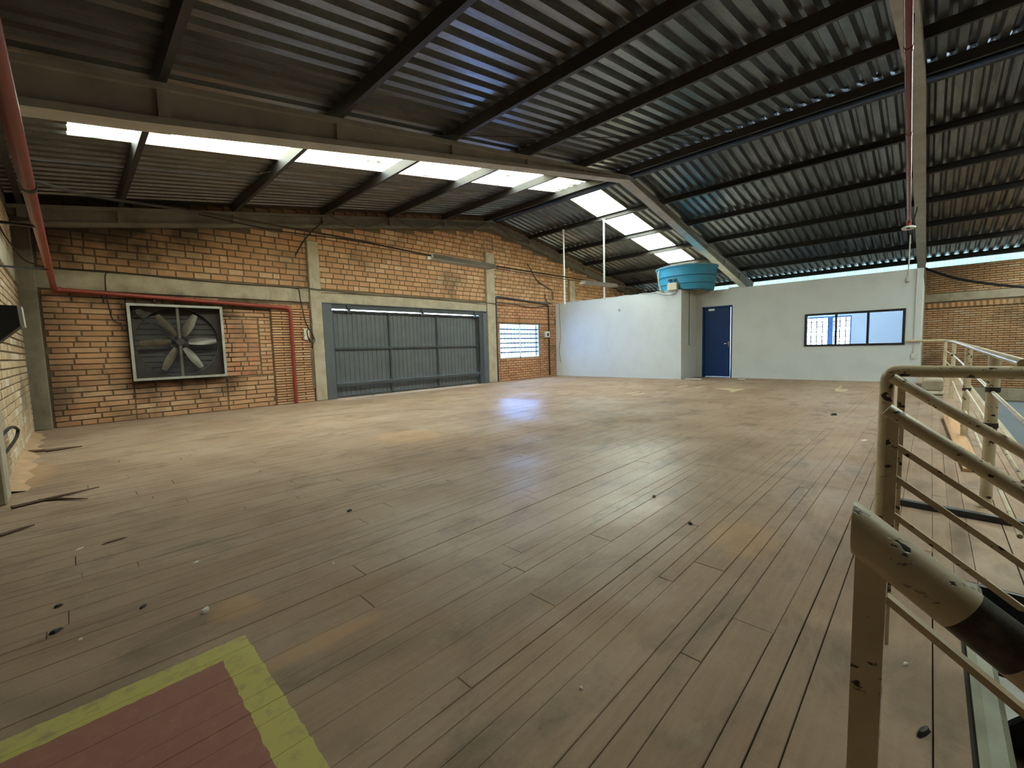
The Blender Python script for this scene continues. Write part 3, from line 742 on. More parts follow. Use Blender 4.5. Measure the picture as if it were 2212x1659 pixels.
# opening for the office's outside window through the eaves wall
wr_cut = bpy.data.objects['wall_right']
mm = MB()
mm.box(RW, FRONT, -.95, RW+.22, HW[0], 3.43); mm.box(RW, HW[1], -.95, RW+.22, G, 3.43); mm.box(RW, HW[0], HW[3], RW+.22, HW[1], 3.43)
mm.box(RW, HW[0], -.95, RW+.22, BW[0], HW[2]); mm.box(RW, BW[1], -.95, RW+.22, CW[0], HW[2])
for q in (BW, CW): mm.box(RW, q[0], -.95, RW+.22, q[1], q[2]); mm.box(RW, q[0], q[3], RW+.22, q[1], HW[2])
wr_cut.data = mm.mesh('wall_right', M['mortar'])
# small plaster marks

# ---------------------------------------------------------------- door_1: blue office door
d1 = empty('door_1', kind='structure')
x = W2
m = MB(); m.cbox(x+.03, DO[0]+.058, .034, x+.07, DO[1]-.05, DO[2]-.055, .004); leaf = m.build('door_leaf', M['blue'], d1)
m = MB(); m.box(x-.012, DO[1]-.055, 0, x+.14, DO[1], DO[2]); m.box(x-.012, DO[0]-.012, 0, x+.14, DO[0]+.02, DO[2]); m.box(x-.012, DO[0], DO[2]-.055, x+.14, DO[1], DO[2]); m.build('door_frame', M['blue'], d1)
m = MB(); m.cbox(x+.012, DO[0]+.08, .98, x+.03, DO[0]+.11, 1.16, .004); m.tube([(x+.02, DO[0]+.085, 1.09), (x-.03, DO[0]+.085, 1.09), (x-.035, DO[0]+.10, 1.088), (x-.035, DO[0]+.20, 1.085)], .009, 8)
m.build('door_handle', M['chrome'], leaf, smooth=True)
m = MB(); m.cbox(x+.005, DO[1]-.38, DO[2]-.14, x+.03, DO[1]-.18, DO[2]-.07, .004); m.build('door_closer', M['chrome'], leaf)

# ---------------------------------------------------------------- window_2: black framed office window
w2 = empty('window_2', kind='structure')
def rect_frame(mb, plane, u0, u1, z0, z1, wd, t0, t1):
    for (a_, b_, c_, d_) in ((u0, u1, z1-wd, z1), (u0, u1, z0, z0+wd), (u0, u0+wd, z0+wd, z1-wd), (u1-wd, u1, z0+wd, z1-wd)):
        if plane == 'x': mb.box(t0, a_, c_, t1, b_, d_)
        else: mb.box(a_, t0, c_, b_, t1, d_)
m = MB(); rect_frame(m, 'x', OW[0], OW[1], OW[2], OW[3], .055, W2-.015, W2+.10); m.build('window_frame', M['win_black'], w2)
y1_, y2_ = 1.20, 1.875
for yc in (y1_, y2_):
    m = MB(); m.box(W2+.0, yc-.025, OW[2]+.055, W2+.07, yc+.025, OW[3]-.055); m.build('mullion', M['win_black'], w2)
for (a_, b_) in ((OW[0]+.055, y1_-.025), (y1_+.025, y2_-.025), (y2_+.025, OW[1]-.055)):
    m = MB(); m.box(W2+.03, a_, OW[2]+.055, W2+.036, b_, OW[3]-.055); m.build('pane', M['glass'], w2)
# window_3: barred window at the back of the office
w3 = empty('window_3', kind='structure')
m = MB(); rect_frame(m, 'x', BW[0], BW[1], BW[2], BW[3], .05, RW-.03, RW+.1); m.build('window_frame', plain('blue_window_frame', (.05, .17, .42), None, 5, .5), w3)
for i in range(1, 8):
    yy_ = BW[0]+(BW[1]-BW[0])*i/8; m = MB(); m.box(RW+.02, yy_-.015, BW[2], RW+.04, yy_+.015, BW[3]); m.build('bar', M['steel_dark'], w3)
for i in range(1, 6):
    zz = BW[2]+(BW[3]-BW[2])*i/6; m = MB(); m.box(RW+.02, BW[0], zz-.015, RW+.04, BW[1], zz+.015); m.build('bar', M['steel_dark'], w3)
m = MB(); m.box(RW+.0, 2.72, BW[2], RW+.05, 2.86, BW[3]); m.build('mullion', bpy.data.materials['blue_window_frame'], w3)
m = MB(); m.box(RW+.06, BW[0]+.05, BW[2]+.05, RW+.065, BW[1]-.05, BW[3]-.05); m.build('pane', M['glass'], w3)
portal('daylight_portal', (RW+.26, (BW[0]+BW[1])/2, (BW[2]+BW[3])/2), (0, 1, 0), (0, 0, -1), 1.5, 1.2)

w4 = empty('added_window_4', kind='structure')  # unseen window added to brighten the office
m = MB(); rect_frame(m, 'x', CW[0], CW[1], CW[2], CW[3], .05, RW-.03, RW+.1); m.build('window_frame', bpy.data.materials['blue_window_frame'], w4)
m = MB(); m.box(RW+.06, CW[0]+.05, CW[2]+.05, RW+.065, CW[1]-.05, CW[3]-.05); m.build('pane', M['glass'], w4)
portal('daylight_portal', (RW+.26, (CW[0]+CW[1])/2, (CW[2]+CW[3])/2), (0, 1, 0), (0, 0, -1), 1.7, 1.6)
w5 = empty('added_window_5', kind='structure')   # unseen high strip window added to light the office
m = MB(); rect_frame(m, 'x', HW[0], HW[1], HW[2], HW[3], .04, RW-.03, RW+.1); m.build('window_frame', bpy.data.materials['blue_window_frame'], w5)
m = MB(); m.box(RW+.06, HW[0]+.04, HW[2]+.04, RW+.065, HW[1]-.04, HW[3]-.04); m.build('pane', M['glass'], w5)
portal('daylight_portal', (RW+.26, (HW[0]+HW[1])/2, (HW[2]+HW[3])/2), (0, 1, 0), (0, 0, -1), 5, .42)

# ---------------------------------------------------------------- window_1: barred louvre window in the gable wall
w1 = empty('window_1', kind='structure')
m = MB(); rect_frame(m, 'y', WO[0], WO[1], WO[2], WO[3], .045, G+.03, G+.10); m.build('window_frame', M['win_white'], w1)
mx_ = (WO[0]+WO[1])/2+.0
m = MB(); m.box(mx_-.03, G+.03, WO[2], mx_+.03, G+.1, WO[3]); m.build('mullion', M['win_white'], w1)
nr = 7
for i in range(nr):
    za = WO[2]+.045+(WO[3]-WO[2]-.09)*i/nr; zb = WO[2]+.045+(WO[3]-WO[2]-.09)*(i+1)/nr
    for (xa, xb) in ((WO[0]+.045, mx_-.03), (mx_+.03, WO[1]-.045)):
        m = MB(); m.beam(((xa+xb)/2, G+.05, za+.01), ((xa+xb)/2, G+.11, zb-.012), (1, 0, 0), xb-xa-.005, .005); m.build('louvre_pane', M['glass_tinted'], w1)
        if i:
            m = MB(); m.box(xa, G+.05, za-.022, xb, G+.075, za+.022); m.build('louvre_rail', M['steel_dark'], w1)
for i in range(1, 12):
    if i == 6: continue
    xx = WO[0]+(WO[1]-WO[0])*i/12; m = MB(); m.tube([(xx, G+.13, WO[2]), (xx, G+.13, WO[3])], .010, 6); m.build('grille_bar', M['steel_dark'], w1)

# ---------------------------------------------------------------- door_2: grey sliding gate
d2 = empty('door_2', kind='structure')
gy = G+.055; GX = [4.60, 6.16, 7.75, 9.34]
def ribbed(xa, xb, za, zb):
    m = MB(); pts = []; x = xa; pit = .1275
    while x < xb-.01:
        pts += [(x, 0), (min(x+.108, xb), 0), (min(x+.111, xb), .010), (min(x+.1245, xb), .010)]; x += pit
    pts.append((xb, 0)); n = len(pts)
    m._add([(u, gy+.012+d, z) for z in (za, zb) for (u, d) in pts], [(i, i+1, n+i+1, n+i) for i in range(n-1)])
    return m
for i in range(3):
    for (za, zb) in ((1.26, 2.16), (.36, 1.22), (.04, .30)):
        ribbed(GX[i]+.02, GX[i+1]-.02, za, zb).build('ribbed_sheet', M['gate'], d2)
for i, x in enumerate(GX):
    m = MB(); m.cbox(x-.024, gy-.04, .025, x+.024, gy+.012, 2.198, .004); m.build('gate_upright', M['gate_frame'], d2)
for (z0, z1, t) in ((2.15, 2.198, .04), (1.215, 1.262, .035), (.025, .06, .04)):
    m = MB(); m.cbox(GX[0]+.024, gy-t, z0, GX[-1]-.024, gy+.01, z1, .004); m.build('gate_rail', M['gate_frame'], d2)
m = MB(); m.cbox(GX[0]-.02, gy-.10, .285, GX[-1]+.04, gy-.042, .365, .006); lkb = m.build('lock_bar', M['gate_frame'], d2)
m = MB(); m.tube([(GX[-1]+.04, gy-.07, .33), (GX[-1]+.10, gy-.07, .33)], .035, 10); m.build('bar_end', M['chrome'], lkb)
m = MB(); m.cbox(4.33, G-.07, 0, 4.565, G+.12, 2.345, .006); m.build('jamb', M['jamb'], d2)
m = MB(); m.cbox(9.366, G-.05, 0, 9.50, G+.12, 2.25, .006); m.build('jamb', M['gate_frame'], d2)
m = MB(); m.cbox(9.52, G-.08, 0, 9.705, G+.16, 2.29, .006); m.build('jamb', M['jamb'], d2)
m = MB(); m.box(4.33, G-.055, 2.222, 9.70, G+.02, 2.345); m.box(4.33, G-.075, 2.335, 9.7, G-.03, 2.36); m.build('track', M['gate_frame'], d2)
for x in (5.0, 7.2, 9.2):
    m = MB(); m.box(x-.04, G-.06, 2.14, x+.04, G+.06, 2.26); m.lathe([(.0, -.02), (.06, -.02), (.06, .02), (0, .02)], (x, G-.075, 2.29), 14, 'y'); m.build('roller_hanger', M['gate_frame'], d2)
m = MB(); m.box(4.58, gy+.03, -.2, 9.4, gy+.12, .07); m.build('threshold', M['concrete'], d2)
# ================================================================== THINGS
# ---------------------------------------------------------------- exhaust fan
fan = empty('exhaust_fan', 'large square sooty exhaust fan with six blades and pale metal frame in the brick wall', 'fan')
fx0, fx1, fz0, fz1 = .79, 2.265, .725, 2.15; fy = G-.14; cxf, czf = (fx0+fx1)/2, (fz0+fz1)/2
m = MB(); rect_frame(m, 'y', fx0, fx1, fz0, fz1, .045, fy, fy+.02); m.build('front_frame', M['fan_frame'], fan)
m = MB()
for (a_, b_, c_, d_) in ((fx0+.01, fx1-.01, fz1-.02, fz1-.01), (fx0+.01, fx1-.01, fz0+.01, fz0+.02)): m.box(a_, fy+.02, c_, b_, G+.10, d_)
for (a_, b_) in ((fx0+.01, fx0+.02), (fx1-.02, fx1-.01)): m.box(a_, fy+.02, fz0+.02, b_, G+.10, fz1-.02)
m.build('housing', M['fan_dark'], fan)
# shroud plate with round hole
m = MB(); n = 48; R_ = .66; ysh = G+.02; V = []; hw = (fx1-fx0)/2-.02; hh = (fz1-fz0)/2-.02
for k in range(n):
    an = 2*math.pi*k/n; c_, s_ = math.cos(an), math.sin(an); q = min(hw/max(abs(c_), 1e-6), hh/max(abs(s_), 1e-6))
    V += [(cxf+R_*c_, ysh, czf+R_*s_), (cxf+q*c_, ysh, czf+q*s_), (cxf+R_*c_, ysh+.06, czf+R_*s_)]
m._add(V, [f for k in range(n) for f in ((3*k, 3*k+1, 3*((k+1) % n)+1, 3*((k+1) % n)), (3*k, 3*((k+1) % n), 3*((k+1) % n)+2, 3*k+2))])
m.build('shroud', M['fan_dark'], fan)
for k in range(6):
    an = math.radians(k*60+2); m = MB(); V = []; N = 7
    for i in range(N):
        r = .13+(.60-.13)*i/(N-1); wd = .045+.038*math.sin(math.pi*min(1, (i+.7)/(N-.4))); tw = math.radians(38-22*i/(N-1))
        for (e, th) in ((-1, 0), (-.3, .012), (.4, .010), (1, 0)):
            t_ = e*wd; V.append((r, t_*math.cos(tw), -.06+t_*math.sin(tw)-th))
    n = 4
    P3 = [(cxf+v[0]*math.cos(an)-v[1]*math.sin(an), G-.02+v[2], czf+v[0]*math.sin(an)+v[1]*math.cos(an)) for v in V]
    m._add(P3, [(i*n+j, i*n+j+1, (i+1)*n+j+1, (i+1)*n+j) for i in range(N-1) for j in range(n-1)])
    m.build('blade', M['fan_blade'], fan, smooth=True)
m = MB(); m.lathe([(0, -.06), (.06, -.06), (.075, -.045), (.08, .03), (0, .03)], (cxf, G-.06, czf), 20, 'y'); m.lathe([(.135, -.02), (.155, -.02), (.155, .015), (.135, .015)], (cxf, G-.06, czf), 28, 'y', True)
for k in range(5):
    an = k*2*math.pi/5; m.beam((cxf+.06*math.cos(an), G-.06, czf+.06*math.sin(an)), (cxf+.14*math.cos(an), G-.06, czf+.14*math.sin(an)), (0, 1, 0), .02, .018)
hub = m.build('hub', M['fan_dark'], fan, smooth=True)
m = MB(); m.box(cxf-.022, fy+.03, fz0+.02, cxf+.022, fy+.05, fz1-.02); m.build('strut', M['fan_blade'], fan)
m = MB(); m.lathe([(0, -.05), (.05, -.05), (.05, .02), (0, .02)], (fx0+.17, G-.04, fz1-.15), 20, 'y'); m.box(fx0+.09, G-.02, fz1-.25, fx0+.25, G+.05, fz1-.06); m.build('motor', M['fan_dark'], fan)
m = MB(); m.beam((fx0+.17, fy+.055, fz1-.15), (cxf, fy+.055, czf+.09), (0, 1, 0), .012, .012); m.beam((fx0+.14, fy+.055, fz1-.19), (cxf-.06, fy+.055, czf+.02), (0, 1, 0), .012, .012); m.build('drive_belt', M['black'], fan)
nl = 13
for i in range(nl):
    z0 = fz0+.03+(fz1-fz0-.06)*i/nl; z1 = fz0+.03+(fz1-fz0-.06)*(i+1)/nl
    m = MB(); m.beam((cxf, G+.09, z0-.004), (cxf, G+.13, z1+.055), (1, 0, 0), fx1-fx0-.05, .004); m.build('louvre_slat', M['fan_dark'], fan)

# ---------------------------------------------------------------- red fire pipe round the left corner
rp = empty('fire_pipe', 'red fire pipe along the left wall and round above the exhaust fan', 'pipe')
A0, A1, A2, A3 = (-.11, .6, 2.30), (-.085, G-.09, 2.33), (3.585, G-.115, 2.185), (3.585, G-.115, 0.0)
def arc(p, q, r_, s, n=5):
    # bend at q between p and s
    p, q, s = Vector(p), Vector(q), Vector(s); u = (p-q).normalized(); v = (s-q).normalized(); out = []
    for i in range(n+1):
        t = i/n; out.append((q+u*r_)*(1-t)**2+q*2*t*(1-t)+(q+v*r_)*t*t)
    return out
b1 = arc(A0, A1, .08, A2); b2 = arc(A1, A2, .09, A3)
m = MB().tube([A0, b1[0]], .036, 14); m.build('pipe_run', M['red'], rp, smooth=True)
m = MB().tube([b1[-1], b2[0]], .036, 14); m.build('pipe_run', M['red'], rp, smooth=True)
m = MB().tube([b2[-1], A3], .036, 14); m.build('pipe_run', M['red'], rp, smooth=True)
m = MB().tube(b1, .043, 14); m.build('elbow', M['red'], rp, smooth=True)
m = MB().tube(b2, .041, 14); m.build('elbow', M['red'], rp, smooth=True)
m = MB().tube([(-.098, 4.33, 2.315), (-.098, 4.40, 2.315)], .041, 14); m.build('tie', M['black'], rp)
for yy_ in (5.5, 8.0):
    m = MB(); m.box(LW, yy_-.015, 2.28, -.09, yy_+.015, 2.30); m.build('bracket', M['steel_dark'], rp)
for xx in (1.2, 2.9):
    m = MB(); m.box(xx-.015, G-.11, 2.2, xx+.015, G+.0, 2.225); m.build('bracket', M['steel_dark'], rp)

# red pipe overhead on the right, with a round white detector on its end
rq = empty('sprinkler_pipe', 'glossy dark red pipe running under the right roof beam', 'pipe')
Q0, Q1 = Vector((.4, .105, 3.62)), Vector((9.56, .33, 2.985))
m = MB().tube([Q0, Q1], .026, 14); m.build('pipe_run', plain('glossy_red', (.20, .018, .025), (.16, .015, .02), 6, .18), rq, smooth=True)
for t in (.46, .63): 
    p = Q0.lerp(Q1, t); d = (Q1-Q0).normalized()*.03; m = MB().tube([p-d, p+d], .030, 14); m.build('coupling', bpy.data.materials['glossy_red'], rq, smooth=True)
m = MB().tube([Q1-Vector((0, 0, -.02)), Q1-Vector((0, 0, .07))], .032, 14); m.build('end_socket', M['red'], rq, smooth=True)
for t in (.30, .62):
    p = Q0.lerp(Q1, t); m = MB().tube([p, (p.x, p.y, rz(p.x)-.35)], .006, 6); m.build('hanger_rod', M['steel_dark'], rq)
det = empty('smoke_detector', 'round white detector under the end of the dark red pipe', 'detector')
m = MB(); m.lathe([(0, 0), (.06, 0), (.085, -.015), (.09, -.035), (.07, -.052), (0, -.056)], (Q1.x, Q1.y, Q1.z-.07), 28); cas = m.build('casing', M['pvc'], det, smooth=True)
m = MB(); m.cbox(Q1.x-.085, Q1.y-.02, Q1.z-.125, Q1.x-.055, Q1.y+.02, Q1.z-.108, .003); m.build('sensor_eye', M['black'], cas)

# ---------------------------------------------------------------- fluorescent battens hanging on a cable
def batten(label, x0, z0, x1, z1, yc):
    t = empty('fluorescent_light', label, 'lamp', 'unlit strip lights hung on the long cable')
    u = Vector((x1-x0, 0, z1-z0)).normalized(); L = (Vector((x1, 0, z1))-Vector((x0, 0, z0))).length
    up = Vector((-u.z, 0, u.x)); vd = Vector((0, 1, 0)); o_ = Vector((x0, yc, z0))
    def T(a_, b_, c_): return o_+u*a_+vd*b_+up*c_
    m = MB(); prof = [(-.10, .0), (-.045, .075), (.045, .075), (.10, .0), (.094, .0), (.04, .066), (-.04, .066), (-.094, .0)]; n = len(prof)
    m._add([T(a_, b, c) for a_ in (0, L) for (b, c) in prof], [(i, (i+1) % n, n+(i+1) % n, n+i) for i in range(n)]+[tuple(range(n)), tuple(range(2*n-1, n-1, -1))]); refl = m.build('reflector', M['fix'], t)
    for b in (-.035, .035):
        g = MB().tube([T(.03, b, .025), T(L-.03, b, .025)], .014, 10); g.build('lamp_tube', M['tube_glass'], t, smooth=True)
    for a_ in (.012, L-.012):
        g = MB(); g.beam(T(a_, -.07, .03), T(a_, .07, .03), tuple(u), .022, .055); g.build('end_cap', M['beige_plastic'], refl)
    return t
YC = 5.30
batten('unlit strip light hanging before the brick wall above the grey gate', 3.80, 2.470, 5.06, 2.468, YC)
batten('unlit strip light hanging left of the blue water tank', 7.64, 2.440, 8.94, 2.475, YC)
def onY(px, py, Y): 
    d = ray(px, py); return EYEV+d*(Y/d.y)
def onX(px, py, X):
    d = ray(px, py); return EYEV+d*(X/d.x)
pts = [Vector((-.098, 4.36, 2.355)), onY(210, 425, 4.75), onY(430, 458, 5.1), onY(600, 488, 5.25), onY(760, 517, YC), onY(930, 552, YC), onY(1065, 574, YC), onY(1258, 604, YC), onY(1330, 617, YC+.03), Vector((W1-.01, 6.2, 2.80))]
cable('hanging_cable', pts, .012, M['cable_brown'], 'long dusty cable sagging across the hall carrying both strip lights', 'cable')
pts = [p+Vector((0, .03, -.015-.03*math.sin(i*1.7))) for i, p in enumerate(pts[2:9])]
cable('hanging_cable', pts, .007, M['black'], 'thin black wire drooping just below the long lamp cable', 'cable')

# ---------------------------------------------------------------- water tank
tk = empty('water_tank', 'round blue plastic water tank standing on the white room', 'tank')
tc = (14.28, 5.83, TOP)
m = MB(); m.lathe([(0, .0), (.80, .0), (.835, .02), (.855, .20), (.862, .205), (.866, .225), (.862, .245), (.885, .44), (.892, .445), (.896, .465), (.892, .485), (.925, .70), (.945, .71), (.95, .74), (.93, .755), (.90, .75), (.80, .05), (0, .05)], tc, 56); tb = m.build('tank_body', M['tank'], tk, smooth=True)
for (h, r) in ((.205, .866), (.445, .896)):
    m = MB(); m.lathe([(r-.01, -.012), (r+.006, -.008), (r+.006, .006), (r-.01, .01)], (tc[0], tc[1], tc[2]+h), 56, 'z', True); m.build('hoop_rib', M['tank_dark'], tb, smooth=True)
m = MB(); m.lathe([(.93, .74), (.955, .735), (.96, .762), (.935, .77)], tc, 56, 'z', True); m.build('rim', plain('tank_rim', (.25, .42, .50), None, 4, .5), tb, smooth=True)
m = MB().tube(smooth_path([(13.52, 6.32, TOP+.02), (13.50, 6.40, TOP+.35), (13.55, 6.42, TOP+.66), (13.72, 6.36, TOP+.72)], 5), .022, 8); m.build('filler_pipe', M['fix'], tk, smooth=True)
m = MB(); m.cbox(13.75, 5.2, TOP-.025, 14.62, RY+.02, TOP-.001, .003); m.build('support_board', M['concrete'], tk)

# emergency light box on the corner of the storeroom wall
el = empty('emergency_light', 'cream emergency light box with two spot heads on the white wall corner', 'lamp')
m = MB(); m.cbox(W1-.12, 5.72, TOP+.0, W1+.03, 6.02, TOP+.22, .012); m.build('box', M['beige_plastic'], el)
for yy_ in (5.80, 5.95):
    m = MB(); m.tube([(W1-.05, yy_, TOP+.22), (W1-.05, yy_, TOP+.29)], .014, 8); m.cbox(W1-.10, yy_-.055, TOP+.28, W1-.03, yy_+.055, TOP+.35, .012); m.build('spot_head', M['steel_dark'], el)
m = MB(); m.box(W1-.02, 5.64, TOP-.02, W1+.12, 6.35, TOP+.002); m.build('shelf', M['pvc'], el)
cable('wire_loop', [(W1-.03, 6.9, TOP+.04), (W1-.04, 6.5, TOP-.02), (W1-.05, 6.1, TOP-.13), (W1-.05, 5.8, TOP-.12), (W1-.05, 5.74, TOP+.02)], .009, M['black'], 'dark wires looping below the cream emergency light', 'wire')
cable('wire_loop', [(W1-.06, 5.76, TOP+.18), (W1-.1, 5.6, TOP+.02), (W1+.3, 5.35, TOP-.04), (W1+.9, 5.2, TOP+.0)], .009, M['black'], 'dark wire drooping under the blue tank', 'wire')
m = MB(); m.cbox(W2-.01, 4.15, TOP, W2+.10, 4.62, TOP+.035, .006); tag(m.build('timber_offcut', M['pvc'], None), 'pale offcut lying on top of the office wall beside the tank', 'board')

# thin wires stapled to the white walls
def onwall(px, py): return tuple(onX(px, py, W1-.008))
cable('wall_wire', [onwall(*q) for q in ((1208, 655), (1209, 690), (1211, 725), (1208, 755), (1211, 783))], .006, M['black'], 'thin dark wire hanging down the left end of the white wall', 'wire')
cable('wall_wire', [(14.0, RY-.008, TOP+.01), (14.0, RY-.008, 1.8), (13.99, RY-.008, 1.25), (14.0, RY-.01, 1.1), (14.08, RY-.01, 1.07)], .008, M['black'], 'dark wire hanging on the narrow white return beside the blue door', 'wire')
for (px, py) in ((1338, 670),):
    p = onX(px, py, W1); m = MB(); m.cbox(p.x-.012, p.y-.03, p.z-.04, p.x, p.y+.03, p.z+.04, .003); tag(m.build('wall_plate', M['fan_frame'], None), 'small grey plate on the long white wall', 'plate')
# white conduit with cap above the office corner
cd = empty('conduit', 'thin white conduit with cap at the end of the office wall', 'conduit')
m = MB().tube([(W2-.04, .465, 3.62), (W2-.035, .465, 2.62)], .013, 8); m.build('pipe_run', M['pvc'], cd)
m = MB(); m.cbox(W2-.07, .43, 2.50, W2-.0, .50, 2.60, .01); m.build('cap', M['pvc'], cd)
m = MB(); m.tube([(W2-.035, .465, 3.62), (W2-.035, .36, rz(W2)-.3)], .012, 6); m.build('stay', M['steel_dark'], cd)
cd = empty('conduit', 'thin white conduit down the right edge of the office wall', 'conduit')
m = MB().tube([(W2-.025, .30, TOP), (W2-.025, .30, .72)], .012, 8); m.build('pipe_run', M['pvc'], cd)
m = MB(); m.cbox(W2-.04, .255, .60, W2-.012, .345, .72, .006); m.build('socket_box', M['pvc'], cd)
# thick black cable sagging to the right
p0 = Vector((RW-.25, .3, 3.45)); 
cable('power_cable', [p0, onX(2060, 600, 19.6), onX(2130, 612, 18.9), onX(2212, 620, 18.2), onX(2330, 628, 17.2), onX(2500, 600, 15.5)], .042, M['black'], 'thick black cable sagging before the right brick wall', 'cable')

# white PVC drops from the purlin
for (px, py, lab) in ((1217, 497, 'white pvc drop pipe nearest the brick gable wall'), (1304, 474, 'white pvc drop pipe hanging nearer the blue tank')):
    d = ray(px, py); p = EYEV+d*(11.83/d.x); t = empty('drop_pipe', lab, 'pipe', 'white drop pipes under the purlin')
    m = MB().tube([(p.x, p.y, rz(p.x)+.02), (p.x, p.y, 2.62)], .028, 10); m.build('pipe_run', M['pvc'], t, smooth=True)
    m = MB().tube([(p.x, p.y, rz(p.x)-.03), (p.x, p.y, rz(p.x)+.01)], .036, 10); m.build('collar', M['pvc'], t, smooth=True)
    m = MB().tube([(p.x, p.y, 2.56), (p.x, p.y, 2.64)], .034, 10); m.build('end_socket', M['pvc'], t, smooth=True)

# ---------------------------------------------------------------- wiring on the gable wall
yw = G-.05
cable('wall_cable', [(LW+.02, 7.6, 2.86), (LW+.05, 9.2, 2.80), (LW+.25, G-.15, 2.70), (.7, yw, 2.70), (1.6, yw, 2.665), (2.6, yw, 2.655), (3.6, yw, 2.66), (3.8, yw, 2.645)], .010, M['black'], 'black cable running along the concrete beam above the fan', 'cable')
cable('wall_cable', [(.62, yw, 2.70), (.56, yw, 2.62), (.55, yw, 2.3), (.56, yw-.1, 2.05), (.6, yw, 1.85), (.72, yw, 1.78)], .010, M['black'], 'black cable dropping left of the exhaust fan', 'cable')
cable('wall_cable', [(3.75, yw, 2.66), (3.83, yw, 2.62), (3.85, yw, 2.4), (3.88, G-.08, 2.1), (3.93, G-.08, 1.85), (4.03, G-.13, 1.62), (4.08, G-.14, 1.45), (4.02, G-.14, 1.38), (3.95, G-.13, 1.47), (3.92, G-.13, 1.66), (3.98, G-.13, 1.72), (4.05, G-.14, 1.52), (4.0, G-.14, 1.42), (3.93, G-.13, 1.55)], .011, M['black'], 'black cable coiled in a loop beside the concrete post', 'cable')
so = empty('socket_box', 'small pale socket box on the brick pier beside the cable coil', 'socket')
m = MB(); m.cbox(3.86, G-.115, 1.46, 3.98, G-.07, 1.72, .008); sob = m.build('box', M['beige_plastic'], so)
for z in (1.5, 1.57, 1.64): 
    m = MB(); m.cbox(3.845, G-.125, z, 3.88, G-.09, z+.03, .005); m.build('plug', M['pvc'], sob)
cable('wall_cable', [(3.8, yw, 2.66), (4.05, G-.12, 2.66), (4.33, G-.12, 2.645), (5.5, yw, 2.62), (7.2, yw, 2.63), (8.6, yw, 2.62), (9.68, G-.1, 2.63), (10.1, G-.12, 2.62)], .010, M['black'], 'black cable along the lintel over the grey gate', 'cable')
dc = empty('conduit', 'dark steel conduit beside and above the barred window', 'conduit')
b = arc((10.14, yw, 0), (10.14, yw, 2.88), .12, (12.9, yw, 2.76))
m = MB().tube([(10.14, yw, 0)]+b+[(12.9, yw, 2.76)], .03, 10); m.build('pipe_run', M['steel_dark'], dc, smooth=True)
m = MB().tube([(12.93, yw, .05), (12.93, yw, 2.72)], .028, 10); m.build('pipe_run', M['steel_dark'], dc, smooth=True)
m = MB(); m.cbox(12.68, G-.10, 1.50, 12.92, G-.01, 1.72, .01); swb = m.build('switch_box', M['pvc'], dc)
m = MB(); m.cbox(12.75, G-.13, 1.55, 12.84, G-.09, 1.66, .006); m.build('switch', M['steel_dark'], swb)
cable('wall_cable', [(10.1, G-.1, 2.66), (11, yw, 2.66), (11.8, yw, 2.60), (12.4, yw, 2.64), (12.9, yw, 2.7)], .012, M['black'], 'black cable above the barred window', 'cable')
cable('loose_wire', [(11.75, G-.06, 4.15), (11.95, G-.06, 3.95), (12.3, G-.05, 3.6), (12.8, G-.06, 3.4), (13.15, G-.06, 3.28), (13.2, G-.06, 2.95)], .016, M['black'], 'bent dark wire on the brick gable right of the window', 'wire')
cable('loose_wire', [(12.75, G-.05, 3.12), (12.76, G-.05, 2.95), (12.9, G-.05, 2.82), (13.1, G-.05, 2.78)], .016, M['black'], 'short dark wire end above the white wall corner', 'wire')
cable('loose_wire', [(4.45, G-.16, 4.25), (4.2, G-.12, 4.0), (4.0, G-.10, 3.75), (3.86, G-.05, 3.5), (3.82, G-.05, 3.42)], .018, M['black'], 'dark wire dangling above the concrete post left of the gate', 'wire')
# swags of cable below the gable purlins
sw = []
for (xa, xb, lab) in ((4.6, 6.2, 'dark cable swag under the roof edge left of the ridge, lowest of three'), (6.35, 8.0, 'dark cable swag under the roof edge between two purlins'), (8.2, 9.7, 'dark cable swag just left of the roof ridge'), (10.2, 11.8, 'dark cable swag on the right roof slope by the brick gable')):
    za, zb = rz(xa)-.02, rz(xb)-.02
    cable('cable_swag', [(xa+(xb-xa)*t, G-.19, za+(zb-za)*t-.30*4*t*(1-t)*.9) for t in (0, .15, .3, .5, .7, .85, 1)], .014, M['cable_brown'], lab, 'cable', 'cable swags under the gable roof edge', k=3)
# thin guy wires under the roof
cable('guy_wire', [onY(940, 60, 4.3), onY(990, 292, 5.45)], .006, M['black'], 'thin wire slanting from a roof purlin to the left concrete rafter', 'wire', k=2)
cable('guy_wire', [(4.0, 5.4, 4.31), (6.2, 4.2, 4.55), (8.6, 3.0, 4.95), (9.8, 2.4, 5.1)], .006, M['black'], 'thin wire strung along below the roof sheets near the ridge', 'wire', k=3)
cable('guy_wire', [onY(560, 375, 8.0), onY(660, 358, 8.0), onY(800, 338, 7.6)], .006, M['cable_brown'], 'thin pale wire crossing below the skylight', 'wire', k=3)

